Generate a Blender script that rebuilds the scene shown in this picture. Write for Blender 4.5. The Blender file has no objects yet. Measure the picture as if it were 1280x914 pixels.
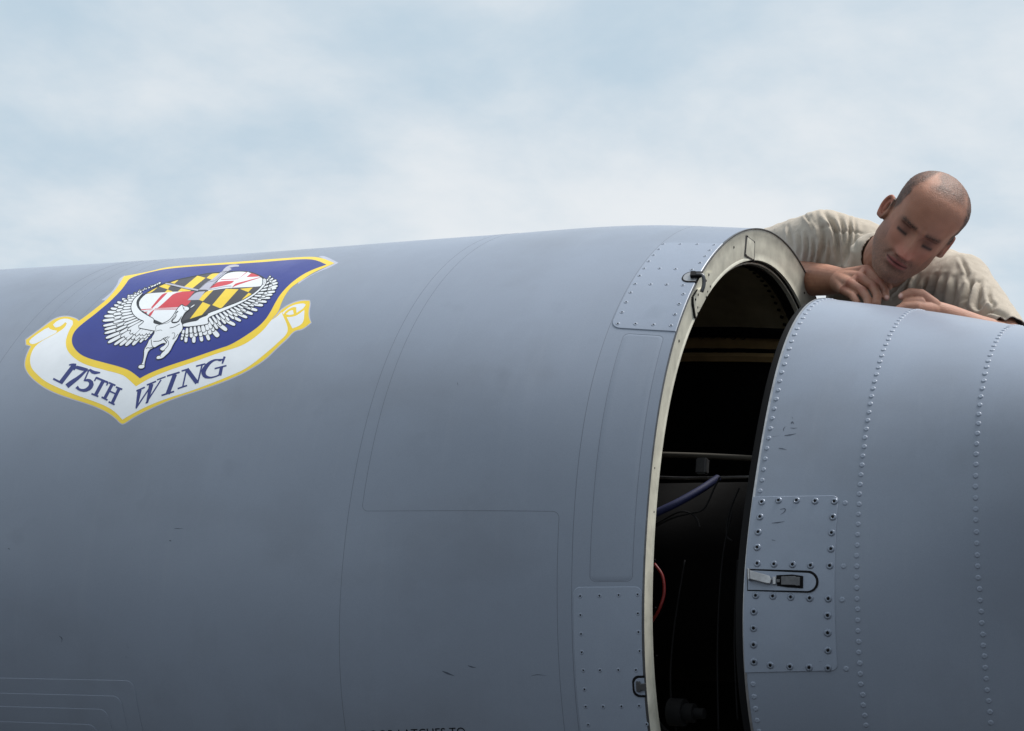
import bpy, bmesh, math, random
import numpy as np
from mathutils import Vector, Matrix, noise as mnoise
from mathutils.geometry import delaunay_2d_cdt
R_ = math.radians
random.seed(7); rng = np.random.default_rng(7)
SC = bpy.context.scene
COL = SC.collection
# ------------------------------------------------------------------ camera
S = 0.92
CAM = np.array([1.37951, -3.58744, -0.59379]) * S
YAW, PITCH, ROLL, FOC = -0.52936, 0.25981, 0.08109, 1989.0
def _basis():
    cy, sy, cp, sp = math.cos(YAW), math.sin(YAW), math.cos(PITCH), math.sin(PITCH)
    f = np.array([sy*cp, cy*cp, sp]); ri = np.array([cy, -sy, 0.]); u = np.cross(ri, f)
    cr, sr = math.cos(ROLL), math.sin(ROLL)
    return cr*ri + sr*u, -sr*ri + cr*u, f
RI, UP, FW = _basis()
cam_data = bpy.data.cameras.new('camera'); cam = bpy.data.objects.new('camera', cam_data); COL.objects.link(cam)
cam_data.sensor_width = 36; cam_data.lens = FOC/1280*36; cam_data.clip_start = .05; cam_data.clip_end = 20000
m = Matrix.Identity(4)
for i in range(3):
    m[i][0], m[i][1], m[i][2], m[i][3] = RI[i], UP[i], -FW[i], CAM[i]
cam.matrix_world = m
SC.camera = cam
# ------------------------------------------------------------------ sky, sun, exposure
SUN_EL, SUN_AZ = R_(66), R_(60)        # azimuth measured from +Y towards +X : high, beyond the rear nacelle
w = bpy.data.worlds.new("World"); SC.world = w; w.use_nodes = True
nt = w.node_tree; N = nt.nodes; L = nt.links; N.clear()
out = N.new('ShaderNodeOutputWorld'); bg = N.new('ShaderNodeBackground'); L.new(bg.outputs[0], out.inputs[0])
bg.inputs[1].default_value = 0.1
sky = N.new('ShaderNodeTexSky'); sky.sky_type = 'NISHITA'; sky.sun_disc = False
sky.sun_elevation = SUN_EL; sky.sun_rotation = SUN_AZ; sky.air_density = 1.0; sky.dust_density = 2.0
tc = N.new('ShaderNodeTexCoord'); sep = N.new('ShaderNodeSeparateXYZ'); L.new(tc.outputs['Generated'], sep.inputs[0])
def wm(op, a, b, cl=False):
    n = N.new('ShaderNodeMath'); n.operation = op; n.use_clamp = cl
    for i, v in enumerate((a, b)):
        if v is None: continue
        if isinstance(v, (int, float)): n.inputs[i].default_value = v
        else: L.new(v, n.inputs[i])
    return n.outputs[0]
zz = wm('ADD', wm('MAXIMUM', sep.outputs[2], 0.0), 0.22)
cx = wm('DIVIDE', sep.outputs[0], zz); cyy = wm('DIVIDE', sep.outputs[1], zz)
cmb = N.new('ShaderNodeCombineXYZ'); L.new(cx, cmb.inputs[0]); L.new(cyy, cmb.inputs[1])
def wnoise(scale, detail, rough, off, dist=0.0):
    mp = N.new('ShaderNodeMapping'); mp.inputs['Location'].default_value = off; L.new(cmb.outputs[0], mp.inputs[0])
    n = N.new('ShaderNodeTexNoise'); n.inputs['Scale'].default_value = scale; n.inputs['Detail'].default_value = detail
    n.inputs['Roughness'].default_value = rough; n.inputs['Distortion'].default_value = dist; L.new(mp.outputs[0], n.inputs[0]); return n.outputs[0]
n1 = wnoise(3.0, 6, .55, (3.1, 1.7, 0), .15); n2 = wnoise(1.1, 3, .5, (7.4, 4.2, 0))
cl = wm('ADD', wm('MULTIPLY', n1, .7), wm('MULTIPLY', n2, .3))
ramp = N.new('ShaderNodeValToRGB'); L.new(cl, ramp.inputs[0])
ramp.color_ramp.interpolation = 'EASE'
ramp.color_ramp.elements[0].position = .345; ramp.color_ramp.elements[0].color = (.555, .695, .805, 1)
ramp.color_ramp.elements[1].position = .675; ramp.color_ramp.elements[1].color = (.89, .925, .95, 1)
sc10 = N.new('ShaderNodeVectorMath'); sc10.operation = 'SCALE'; sc10.inputs['Scale'].default_value = 9.6; L.new(ramp.outputs[0], sc10.inputs[0])
mix = N.new('ShaderNodeMix'); mix.data_type = 'RGBA'; mix.inputs[0].default_value = .93
L.new(sky.outputs[0], mix.inputs[6]); L.new(sc10.outputs[0], mix.inputs[7]); L.new(mix.outputs[2], bg.inputs[0])
sun_d = bpy.data.lights.new('sun', 'SUN'); sun_d.energy = 4.9; sun_d.angle = R_(22); sun_d.color = (1, .97, .93)
sun = bpy.data.objects.new('sun', sun_d); COL.objects.link(sun)
sd = Vector((math.sin(SUN_AZ)*math.cos(SUN_EL), math.cos(SUN_AZ)*math.cos(SUN_EL), math.sin(SUN_EL)))
sun.rotation_euler = sd.to_track_quat('Z', 'Y').to_euler(); sun.location = sd*20
SC.view_settings.view_transform = 'Standard'; SC.view_settings.look = 'None'
SC.view_settings.exposure = 0.0; SC.view_settings.gamma = 1.0
# ------------------------------------------------------------------ helpers
def s2l(c):
    return tuple(((v/255)/12.92 if v/255 <= .04045 else ((v/255+.055)/1.055)**2.4) for v in c)
def mat(name, col, rough=.5, metal=0., var=.0, vscale=6., bump=.0, bscale=200., spec=.5, coat=0., stretch=(1, 1, 1), spots=0., sheen=0.):
    m = bpy.data.materials.new(name); m.use_nodes = True
    nt = m.node_tree; N = nt.nodes; L = nt.links; b = N['Principled BSDF']
    b.inputs['Base Color'].default_value = (*col, 1); b.inputs['Roughness'].default_value = rough
    b.inputs['Metallic'].default_value = metal; b.inputs['Specular IOR Level'].default_value = spec
    b.inputs['Coat Weight'].default_value = coat
    if sheen: b.inputs['Sheen Weight'].default_value = sheen
    tc = N.new('ShaderNodeTexCoord'); mp = N.new('ShaderNodeMapping'); L.new(tc.outputs['Object'], mp.inputs[0]); mp.inputs['Scale'].default_value = stretch
    if var:
        n = N.new('ShaderNodeTexNoise'); n.inputs['Scale'].default_value = vscale; n.inputs['Detail'].default_value = 8; n.inputs['Roughness'].default_value = .62
        L.new(mp.outputs[0], n.inputs[0])
        r = N.new('ShaderNodeMapRange'); r.inputs[1].default_value = .3; r.inputs[2].default_value = .7
        r.inputs[3].default_value = 1-var; r.inputs[4].default_value = 1+var*.6; L.new(n.outputs[0], r.inputs[0])
        vm = N.new('ShaderNodeVectorMath'); vm.operation = 'SCALE'; vm.inputs[0].default_value = col; L.new(r.outputs[0], vm.inputs['Scale'])
        last = vm.outputs[0]
        if spots:
            n3 = N.new('ShaderNodeTexNoise'); n3.inputs['Scale'].default_value = 9; n3.inputs['Detail'].default_value = 3; L.new(tc.outputs['Object'], n3.inputs[0])
            r3 = N.new('ShaderNodeMapRange'); r3.inputs[1].default_value = .66; r3.inputs[2].default_value = .8; r3.inputs[3].default_value = 1; r3.inputs[4].default_value = 1-spots; L.new(n3.outputs[0], r3.inputs[0])
            v3 = N.new('ShaderNodeVectorMath'); v3.operation = 'SCALE'; L.new(last, v3.inputs[0]); L.new(r3.outputs[0], v3.inputs['Scale']); last = v3.outputs[0]
        L.new(last, b.inputs['Base Color'])
        r2 = N.new('ShaderNodeMapRange'); r2.inputs[1].default_value = .3; r2.inputs[2].default_value = .7
        r2.inputs[3].default_value = min(1, rough+.07); r2.inputs[4].default_value = max(.02, rough-.07); L.new(n.outputs[0], r2.inputs[0]); L.new(r2.outputs[0], b.inputs['Roughness'])
    if bump:
        n = N.new('ShaderNodeTexNoise'); n.inputs['Scale'].default_value = bscale; n.inputs['Detail'].default_value = 4; L.new(mp.outputs[0], n.inputs[0])
        bp = N.new('ShaderNodeBump'); bp.inputs['Strength'].default_value = bump; bp.inputs['Distance'].default_value = .002
        L.new(n.outputs[0], bp.inputs['Height']); L.new(bp.outputs[0], b.inputs['Normal'])
    return m
def new_obj(name, verts, faces, material, parent=None, smooth=True, kind=None, uniq=True):
    me = bpy.data.meshes.new(name); me.from_pydata([tuple(map(float, v)) for v in verts], [], faces); me.update()
    o = bpy.data.objects.new(name, me); COL.objects.link(o)
    if material is not None:
        for mm in (material if isinstance(material, (list, tuple)) else [material]): me.materials.append(mm)
    if smooth: me.polygons.foreach_set('use_smooth', [True]*len(me.polygons))
    if parent is not None: o.parent = parent
    if kind: o['kind'] = kind
    return o
def bm_obj(name, bm, material, parent=None, smooth=False, kind=None):
    me = bpy.data.meshes.new(name); bm.to_mesh(me); bm.free()
    o = bpy.data.objects.new(name, me); COL.objects.link(o); me.materials.append(material)
    if smooth: me.polygons.foreach_set('use_smooth', [True]*len(me.polygons))
    if parent is not None: o.parent = parent
    if kind: o['kind'] = kind
    return o
def thing(name, label, cat, loc=(0, 0, 0), group=None):
    o = bpy.data.objects.new(name, None); COL.objects.link(o); o.location = loc; o.empty_display_size = .1
    o['label'] = label; o['category'] = cat
    if group: o['group'] = group
    return o
def dup(o, parent, loc=None, mtx=None):
    c = o.copy(); COL.objects.link(c); c.parent = parent
    if mtx is not None: c.matrix_basis = mtx
    for ch in list(o.children):
        d = ch.copy(); COL.objects.link(d); d.parent = c
    return c
# ------------------------------------------------------------------ nacelle surface: sections normal to X, slightly oval
XL = np.array([-2.6, -2.05, -1.4, -.75, -.3, 0.])*S
XR = np.array([0, .27, .55, 1.1])*S
KL = np.array([[0.87741, -0.05280, -0.02842, -0.00097, -0.00343, 0.00073, -0.00195], [0.85148, -0.05592, -0.03389, 0.00075, -0.00380, 0.00157, -0.00490], [0.82652, -0.07435, -0.04284, 0.00812, -0.00278, 0.00019, 0.00165], [0.79618, -0.10736, -0.05360, 0.01459, -0.00237, -0.00838, 0.00837], [0.76189, -0.13981, -0.03643, 0.03349, 0.00669, -0.00073, 0.01774], [0.72083, -0.15274, -0.04290, 0.03456, 0.00297, -0.01131, 0.00889]])
KR = np.array([[0.63988, -0.05780, -0.01854, -0.00564, 0.00075, 0.00062, -0.02647], [0.61117, -0.04680, -0.00424, 0.00097, 0.01424, -0.00349, -0.00329], [0.57419, -0.03240, 0.02087, 0.00645, 0.04613, -0.01078, 0.02013], [0.50210, -0.03031, 0.01522, 0.00336, 0.02387, -0.00265, 0.00456]])
KL[:, 0] *= S; KR[:, 0] *= S
OR = np.array([0.19242, 0.04579, -0.07505])*S
OL = np.zeros(3)
RIMW = 0.08067*S
def interp(XN, K, x):
    n = len(XN); h = np.diff(XN)[:, None]; s = np.diff(K, axis=0)/h; d = np.empty_like(K)
    d[1:-1] = (s[:-1]*h[1:]+s[1:]*h[:-1])/(h[1:]+h[:-1]); d[0] = s[0]; d[-1] = s[-1]
    xc = np.clip(x, XN[0], XN[-1]); i = np.clip(np.searchsorted(XN, xc, side='right')-1, 0, n-2)
    hh = (XN[i+1]-XN[i])[:, None]; t = ((xc-XN[i])[:, None])/hh
    v = (2*t**3-3*t**2+1)*K[i]+(t**3-2*t*t+t)*hh*d[i]+(-2*t**3+3*t*t)*K[i+1]+(t**3-t*t)*hh*d[i+1]
    o = x-xc
    return v+o[:, None]*np.where((o < 0)[:, None], d[0], d[-1])
BODY = {'L': (XL, KL, OL), 'R': (XR, KR, OR)}
def _surf(b, x, t, wr=0.):
    XN, K, O = BODY[b]; x = np.asarray(x, float); t = np.asarray(t, float)
    x, t = np.broadcast_arrays(x, t)
    c = interp(XN, K, x.ravel()).reshape(x.shape+(7,))
    r = (c[..., 0]-wr)*(1+c[..., 1]*np.cos(2*t)+c[..., 2]*np.sin(2*t)+c[..., 3]*np.cos(3*t)+c[..., 4]*np.sin(3*t)+c[..., 5]*np.cos(4*t)+c[..., 6]*np.sin(4*t))
    if b == 'L':          # intake lip curves inwards ahead of the frame
        q = np.clip((-2.75*S-x)/(.9*S), 0, 1); r = r*(1-.35*q**2.5)
    return np.stack([x, -r*np.cos(t), r*np.sin(t)], -1)+O
def surf(b, x, t, off=0.):
    p = _surf(b, x, t)
    if np.all(np.asarray(off) == 0): return p
    return p+surfn(b, x, t)*np.asarray(off)[..., None] if np.ndim(off) else p+surfn(b, x, t)*off
def surfn(b, x, t):
    h = 1e-4; p = _surf(b, x, t); x = np.asarray(x, float); t = np.asarray(t, float)
    n = np.cross(_surf(b, x, t+h)-p, _surf(b, x+h, t)-p)
    n = n/np.linalg.norm(n, axis=-1, keepdims=True)
    # outward: away from the axis
    o = p-BODY[b][2]; s = np.sign((n[..., 1]*o[..., 1]+n[..., 2]*o[..., 2]))
    return n*s[..., None]
def project(P):
    d = P-CAM; z = d@FW
    return np.stack([640+FOC*(d@RI)/z, 457-FOC*(d@UP)/z], -1)
_grid = {}
def hit(b, pts, wr=0., far=False):
    """(x, t) on nacelle body b of the surface points seen at photo pixels pts"""
    pts = np.atleast_2d(np.asarray(pts, float)); key = (b, wr, far)
    if key not in _grid:
        xs = np.linspace(-3.2, 0.02, 150)*S if b == 'L' else np.linspace(0, 1.3, 80)*S
        ts = np.linspace(-1.2, 4.3, 260); X, T = np.meshgrid(xs, ts, indexing='ij')
        P = _surf(b, X, T, wr); n = surfn(b, X, T); g = (n*(CAM-P)).sum(-1); pr = project(P)
        ok = (g < -.01) if far else (g > 0.002)
        _grid[key] = (X[ok], T[ok], pr[ok])
    X, T, pr = _grid[key]; res = []
    i = [int(((pr-p)**2).sum(-1).argmin()) for p in pts]
    x = X[i].copy(); t = T[i].copy(); h = 1e-5
    for _ in range(9):
        e = project(_surf(b, x, t, wr))-pts
        jx = (project(_surf(b, x+h, t, wr))-project(_surf(b, x, t, wr)))/h
        jt = (project(_surf(b, x, t+h, wr))-project(_surf(b, x, t, wr)))/h
        det = jx[:, 0]*jt[:, 1]-jx[:, 1]*jt[:, 0]; det = np.where(np.abs(det) < 1e-3, 1e-3, det)
        dx = (e[:, 0]*jt[:, 1]-e[:, 1]*jt[:, 0])/det; dt = (jx[:, 0]*e[:, 1]-jx[:, 1]*e[:, 0])/det
        x -= np.clip(dx, -.05, .05); t -= np.clip(dt, -.05, .05)
    return np.stack([x, t], -1)
def grid_faces(nx, nt, flip=False):
    f = []
    for i in range(nx-1):
        for j in range(nt-1):
            a = i*nt+j; q = (a, a+1, a+nt+1, a+nt); f.append(q[::-1] if flip else q)
    return f
def sheet(name, b, xs, ts, off, material, parent, thick=0.0, kind=None):
    """a curved sheet of the nacelle between sections xs and angles ts; closed to a solid when thick"""
    X, T = np.meshgrid(xs, ts, indexing='ij'); nx, n2 = X.shape
    P = surf(b, X, T, off).reshape(-1, 3); F = grid_faces(nx, n2)
    if thick:
        Q = surf(b, X, T, off-thick).reshape(-1, 3); k = len(P)
        F2 = [tuple(k+v for v in q[::-1]) for q in F]; bd = [j for j in range(n2)]+[i*n2+n2-1 for i in range(1, nx)]+[(nx-1)*n2+j for j in range(n2-2, -1, -1)]+[i*n2 for i in range(nx-2, 0, -1)]
        E = [(bd[i], bd[i]+k, bd[(i+1) % len(bd)]+k, bd[(i+1) % len(bd)]) for i in range(len(bd))]
        P = np.concatenate([P, Q]); F = F+F2+E
    o = new_obj(name, P, F, material, parent, kind=kind)
    if thick: sharp(o)
    return o
def sharp(o, ang=35):
    bm = bmesh.new(); bm.from_mesh(o.data); bmesh.ops.recalc_face_normals(bm, faces=bm.faces)
    for e in bm.edges:
        if len(e.link_faces) == 2 and e.calc_face_angle(0) > R_(ang): e.smooth = False
    bm.to_mesh(o.data); bm.free()
TS = .66   # metres of arc per radian used to even out the triangulation
def densify(p, step, closed=True):
    p = np.asarray(p, float); o = []
    n = len(p); rng_ = range(n if closed else n-1)
    for i in rng_:
        a, b = p[i], p[(i+1) % n]; k = max(1, int(np.ceil(np.linalg.norm(b-a)/step)))
        for j in range(k): o.append(a+(b-a)*j/k)
    if not closed: o.append(p[-1])
    return np.array(o)
def smooth_poly(p, closed=True, it=2):
    p = np.asarray(p, float)
    for _ in range(it):
        if closed:
            q = np.roll(p, -1, 0); a = .75*p+.25*q; b = .25*p+.75*q; p = np.stack([a, b], 1).reshape(-1, 2)
        else:
            a = .75*p[:-1]+.25*p[1:]; b = .25*p[:-1]+.75*p[1:]; m_ = np.stack([a, b], 1).reshape(-1, 2); p = np.concatenate([p[:1], m_[1:-1], p[-1:]])
    return p
def patch_geo(b, uv, off, step=.014):
    """triangulate one closed outline given in (x, t) and lay it on the surface"""
    q = np.array(uv)*[1, TS]; keep = [0]
    for i in range(1, len(q)):
        if np.linalg.norm(q[i]-q[keep[-1]]) > 2e-4: keep.append(i)
    q = q[keep]
    if len(q) < 3: return [], []
    vs = [Vector(v) for v in q]; mn = q.min(0); mx = q.max(0)
    if (mx-mn).max() > step*1.5:
        gx = np.arange(mn[0]+step*.5, mx[0], step); gy = np.arange(mn[1]+step*.5, mx[1], step)
        G = np.stack(np.meshgrid(gx, gy), -1).reshape(-1, 2)
        x0, y0 = q[:, 0], q[:, 1]; x1, y1 = np.roll(x0, -1), np.roll(y0, -1)
        c = ((y0[None] > G[:, 1:]) != (y1[None] > G[:, 1:])) & (G[:, :1] < (x1-x0)[None]*(G[:, 1:]-y0[None])/((y1-y0)[None]+1e-12)+x0[None])
        G = G[c.sum(1) % 2 == 1]
        vs += [Vector(v) for v in G]
    r = delaunay_2d_cdt(vs, [], [list(range(len(q)))], 1, 1e-7)
    V = np.array([tuple(v) for v in r[0]]); F = [tuple(f) for f in r[2]]
    if len(V) == 0 or len(F) == 0: return [], []
    P = surf(b, V[:, 0], V[:, 1]/TS, off)
    return P, F
class Bag:
    def __init__(s): s.v = []; s.f = []; s.n = 0
    def add(s, P, F):
        if len(P) == 0: return
        s.v.append(np.asarray(P)); s.f += [tuple(i+s.n for i in f) for f in F]; s.n += len(P)
    def obj(s, name, material, parent, b=None, kind=None):
        o = new_obj(name, np.concatenate(s.v), s.f, material, parent, kind=kind)
        bm = bmesh.new(); bm.from_mesh(o.data); bmesh.ops.recalc_face_normals(bm, faces=bm.faces)
        # outward
        c = BODY[b or 'L'][2]
        for f in bm.faces:
            pc = f.calc_center_median()
            if f.normal.y*(pc.y-c[1])+f.normal.z*(pc.z-c[2]) < 0: f.normal_flip()
        bm.to_mesh(o.data); bm.free(); return o
def smooth_keep(p, it=2, ang=48):
    """corner cutting that leaves sharp corners alone"""
    p = np.asarray(p, float)
    for k in range(it):
        a = p-np.roll(p, 1, 0); b = np.roll(p, -1, 0)-p
        tn = np.degrees(np.abs(np.angle(np.exp(1j*(np.arctan2(b[:, 1], b[:, 0])-np.arctan2(a[:, 1], a[:, 0]))))))
        o = []
        for i in range(len(p)):
            if tn[i] > ang or tn[i] < .5: o.append(p[i])
            else: o += [p[i]-.25*a[i], p[i]+.25*b[i]]
        p = np.array(o)
    return p
def stroke_poly(p, w, closed=False):
    p = np.asarray(p, float); w = np.broadcast_to(np.asarray(w, float), (len(p),))
    d = np.gradient(p, axis=0) if len(p) > 2 else np.stack([p[1]-p[0]]*2)
    d = d/(np.linalg.norm(d, axis=1, keepdims=True)+1e-9); n = np.stack([-d[:, 1], d[:, 0]], 1)
    return np.concatenate([p+n*w[:, None]/2, (p-n*w[:, None]/2)[::-1]])
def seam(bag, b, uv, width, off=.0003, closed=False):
    """a narrow raised strip standing for a joint groove, its shade put into the colour: uv polyline in (x, t)"""
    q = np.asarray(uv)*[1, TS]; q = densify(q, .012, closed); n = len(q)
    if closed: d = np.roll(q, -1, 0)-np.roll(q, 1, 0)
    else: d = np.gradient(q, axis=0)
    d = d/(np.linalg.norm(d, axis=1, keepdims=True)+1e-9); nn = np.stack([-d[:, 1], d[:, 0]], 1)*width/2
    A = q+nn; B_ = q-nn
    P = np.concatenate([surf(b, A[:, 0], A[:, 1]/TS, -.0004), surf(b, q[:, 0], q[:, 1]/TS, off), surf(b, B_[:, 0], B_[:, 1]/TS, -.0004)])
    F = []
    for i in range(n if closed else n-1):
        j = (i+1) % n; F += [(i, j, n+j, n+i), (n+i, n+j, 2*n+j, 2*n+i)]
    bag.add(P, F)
def rrect(x0, x1, t0, t1, r, corners=(1, 1, 1, 1), n=6):
    """rounded rectangle in (x, t*TS) metres, returned in (x, t); corners: x0t0, x1t0, x1t1, x0t1"""
    y0, y1 = t0*TS, t1*TS; o = []
    for (cx_, cy_, a0, c) in ((x0, y0, 180, corners[0]), (x1, y0, 270, corners[1]), (x1, y1, 0, corners[2]), (x0, y1, 90, corners[3])):
        if not c: o.append((cx_, cy_)); continue
        ccx = cx_+(r if cx_ == x0 else -r); ccy = cy_+(r if cy_ == y0 else -r)
        for k in range(n+1):
            a = R_(a0+90*k/n); o.append((ccx+r*math.cos(a), ccy+r*math.sin(a)))
    o = np.array(o); o[:, 1] /= TS; return o
def plate(name, b, uv, off, thick, material, parent, bevel=.0012, step=.02):
    """raised plate with a chamfered edge following outline uv (x, t)"""
    q = densify(np.asarray(uv)*[1, TS], .02); n = len(q)
    d = np.roll(q, -1, 0)-np.roll(q, 1, 0); d = d/(np.linalg.norm(d, axis=1, keepdims=True)+1e-9)
    ar = .5*np.sum(q[:, 0]*np.roll(q[:, 1], -1)-np.roll(q[:, 0], -1)*q[:, 1]); nn = np.stack([-d[:, 1], d[:, 0]], 1)*(1 if ar > 0 else -1)
    qi = q+nn*bevel
    P, F = patch_geo(b, qi/[1, TS], off+thick, step)
    P = np.array(P); k = len(P)
    A = surf(b, q[:, 0], q[:, 1]/TS, off-.002); B_ = surf(b, q[:, 0], q[:, 1]/TS, off+thick*.5); C = surf(b, qi[:, 0], qi[:, 1]/TS, off+thick)
    V = np.concatenate([P, A, B_, C]); F = [tuple(f) for f in F]
    for i in range(n):
        j = (i+1) % n
        F += [(k+i, k+j, k+n+j, k+n+i), (k+n+i, k+n+j, k+2*n+j, k+2*n+i)]
    bm = bmesh.new(); o = new_obj(name, V, F, material, parent)
    bm.from_mesh(o.data); bmesh.ops.remove_doubles(bm, verts=bm.verts, dist=2e-5)
    c = BODY[b][2]
    bmesh.ops.recalc_face_normals(bm, faces=bm.faces)
    big = max(bm.faces, key=lambda f: f.calc_area()); pc = big.calc_center_median()
    if big.normal.y*(pc.y-c[1])+big.normal.z*(pc.z-c[2]) < 0: bmesh.ops.reverse_faces(bm, faces=bm.faces)
    for e in bm.edges:
        if len(e.link_faces) == 2 and e.calc_face_angle(0) > R_(18): e.smooth = False
    bm.to_mesh(o.data); bm.free(); return o
def frame_at(b, x, t, off=0., spin=None):
    p = surf(b, np.array([x]), np.array([t]), off)[0]; n = surfn(b, np.array([x]), np.array([t]))[0]
    X = np.array([1., 0, 0]); X -= n*(X@n); X /= np.linalg.norm(X); Y = np.cross(n, X)
    if spin is not None: X, Y = X*math.cos(spin)+Y*math.sin(spin), -X*math.sin(spin)+Y*math.cos(spin)
    M = Matrix.Identity(4)
    for i in range(3): M[i][0], M[i][1], M[i][2], M[i][3] = X[i], Y[i], n[i], p[i]
    return M
def tube(pts, r, seg=10, caps=True):
    """smooth round tube through 3D points; returns verts, faces"""
    P = np.asarray(pts, float); n = len(P); T = np.gradient(P, axis=0); T /= np.linalg.norm(T, axis=1, keepdims=True)+1e-12
    rr = np.broadcast_to(np.asarray(r, float), (n,)); a = np.array([0, 0, 1.]) if abs(T[0, 2]) < .9 else np.array([1., 0, 0])
    V = []; u = np.cross(T[0], a); u /= np.linalg.norm(u)
    for i in range(n):
        u = u-T[i]*(u@T[i]); u /= np.linalg.norm(u); v = np.cross(T[i], u)
        for k in range(seg):
            q = 2*math.pi*k/seg; V.append(P[i]+rr[i]*(math.cos(q)*u+math.sin(q)*v))
    F = []
    for i in range(n-1):
        for k in range(seg): F.append((i*seg+k, i*seg+(k+1) % seg, (i+1)*seg+(k+1) % seg, (i+1)*seg+k))
    if caps: F.append(tuple(range(seg))[::-1]); F.append(tuple((n-1)*seg+k for k in range(seg)))
    return np.array(V), F
def spline(pts, n=24):
    P = np.asarray(pts, float); k = len(P); o = []
    for i in range(k-1):
        p0, p1, p2, p3 = P[max(i-1, 0)], P[i], P[i+1], P[min(i+2, k-1)]
        m_ = max(2, n//(k-1))
        for j in range(m_):
            t = j/m_; o.append(.5*((2*p1)+(-p0+p2)*t+(2*p0-5*p1+4*p2-p3)*t*t+(-p0+3*p1-3*p2+p3)*t**3))
    o.append(P[-1]); return np.array(o)
# materials
GREY = s2l((133, 142, 157))
M = {}
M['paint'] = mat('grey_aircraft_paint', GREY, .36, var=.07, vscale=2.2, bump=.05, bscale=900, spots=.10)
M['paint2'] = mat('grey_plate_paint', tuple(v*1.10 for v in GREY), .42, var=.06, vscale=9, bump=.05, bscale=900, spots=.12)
M['cream'] = mat('cream_primer_frame', s2l((206, 203, 188)), .4, var=.26, vscale=22, bump=.04, bscale=300, spots=.25)
M['primer_dark'] = mat('dull_inner_primer', s2l((168, 156, 128)), .6, var=.25, vscale=12, bump=.1, bscale=120)
M['tan'] = mat('tan_stringer_primer', s2l((178, 148, 104)), .55, var=.2, vscale=16)
M['black'] = mat('black_rubber', (.006, .006, .007), .7, spec=.15)
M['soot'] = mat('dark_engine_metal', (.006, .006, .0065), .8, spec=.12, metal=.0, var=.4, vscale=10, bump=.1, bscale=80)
M['steel'] = mat('worn_steel', (.42, .42, .43), .38, metal=.85, var=.25, vscale=60, bump=.05, bscale=400)
M['dsteel'] = mat('dark_steel', (.12, .12, .125), .42, metal=.7, var=.3, vscale=50)
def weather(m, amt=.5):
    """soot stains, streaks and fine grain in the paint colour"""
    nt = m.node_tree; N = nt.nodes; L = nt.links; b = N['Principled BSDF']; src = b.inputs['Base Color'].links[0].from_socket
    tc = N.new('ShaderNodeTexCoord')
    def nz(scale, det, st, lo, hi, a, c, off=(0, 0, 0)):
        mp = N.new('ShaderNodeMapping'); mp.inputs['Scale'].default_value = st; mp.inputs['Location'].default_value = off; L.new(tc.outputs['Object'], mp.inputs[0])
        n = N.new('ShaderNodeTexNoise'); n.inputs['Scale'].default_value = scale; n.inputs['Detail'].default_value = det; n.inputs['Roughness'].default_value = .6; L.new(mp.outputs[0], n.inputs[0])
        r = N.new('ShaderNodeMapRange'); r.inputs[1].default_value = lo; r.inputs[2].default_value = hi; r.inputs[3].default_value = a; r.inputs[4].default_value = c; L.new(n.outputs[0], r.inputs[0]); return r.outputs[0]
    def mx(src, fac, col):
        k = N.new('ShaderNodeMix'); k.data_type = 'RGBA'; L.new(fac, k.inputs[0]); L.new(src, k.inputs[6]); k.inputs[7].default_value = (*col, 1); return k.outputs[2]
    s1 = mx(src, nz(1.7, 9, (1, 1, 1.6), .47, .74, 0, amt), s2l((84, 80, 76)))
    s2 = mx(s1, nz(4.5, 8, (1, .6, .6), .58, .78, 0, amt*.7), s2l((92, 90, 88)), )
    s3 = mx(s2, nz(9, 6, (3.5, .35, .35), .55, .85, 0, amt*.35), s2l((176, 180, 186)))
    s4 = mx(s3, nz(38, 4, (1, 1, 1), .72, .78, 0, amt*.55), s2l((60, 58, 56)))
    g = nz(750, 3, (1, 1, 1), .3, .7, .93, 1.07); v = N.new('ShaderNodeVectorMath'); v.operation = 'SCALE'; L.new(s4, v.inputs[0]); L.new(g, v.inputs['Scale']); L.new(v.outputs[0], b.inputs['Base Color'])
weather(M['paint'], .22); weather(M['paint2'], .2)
M['groove'] = mat('grey_groove_strip', s2l((96, 102, 114)), .6)  # darker grey standing for the shade in the joint grooves
# ------------------------------------------------------------------ ground far below the raised nacelle
GZ = -2.35
gm = mat('asphalt_apron', (.022, .022, .023), .95, var=.25, vscale=.7, bump=.3, bscale=60)
g = new_obj('apron', [(-4000, -4000, GZ), (4000, -4000, GZ), (4000, 4000, GZ), (-4000, 4000, GZ)], [(0, 1, 2, 3)], gm, smooth=False); g['kind'] = 'structure'
# ------------------------------------------------------------------ front engine cowling
cowl = thing('engine_cowling', 'large grey front engine cowling carrying the blue and yellow shield emblem, with cream rim', 'engine cowling', (-.8, 0, 0))
cowl.location = (0, 0, 0)
XLA, XLB, XLC, XLD, XE, XF1, XF2, XF3 = [v*S for v in (-.69282, -1.92195, -.15577, -.12788, -.65952, -.11645, -.02476, -.18795)]
ring = np.linspace(-math.pi/2, 1.5*math.pi, 261)
def xr(a, b, st=.03): return np.linspace(a, b, max(3, int(abs(b-a)/st)+1))
G_ = .0005
for a, b in ((-3.62*S, XLB-G_), (XLB+G_, XLA-G_), (XLA+G_, XLC-G_), (XLC+G_, -.002)):
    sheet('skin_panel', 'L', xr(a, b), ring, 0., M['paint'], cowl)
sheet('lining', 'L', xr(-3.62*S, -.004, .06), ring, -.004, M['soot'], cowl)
def at1(b, p): return hit(b, [p])[0]
def atn(b, ps): return hit(b, ps)
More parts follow.
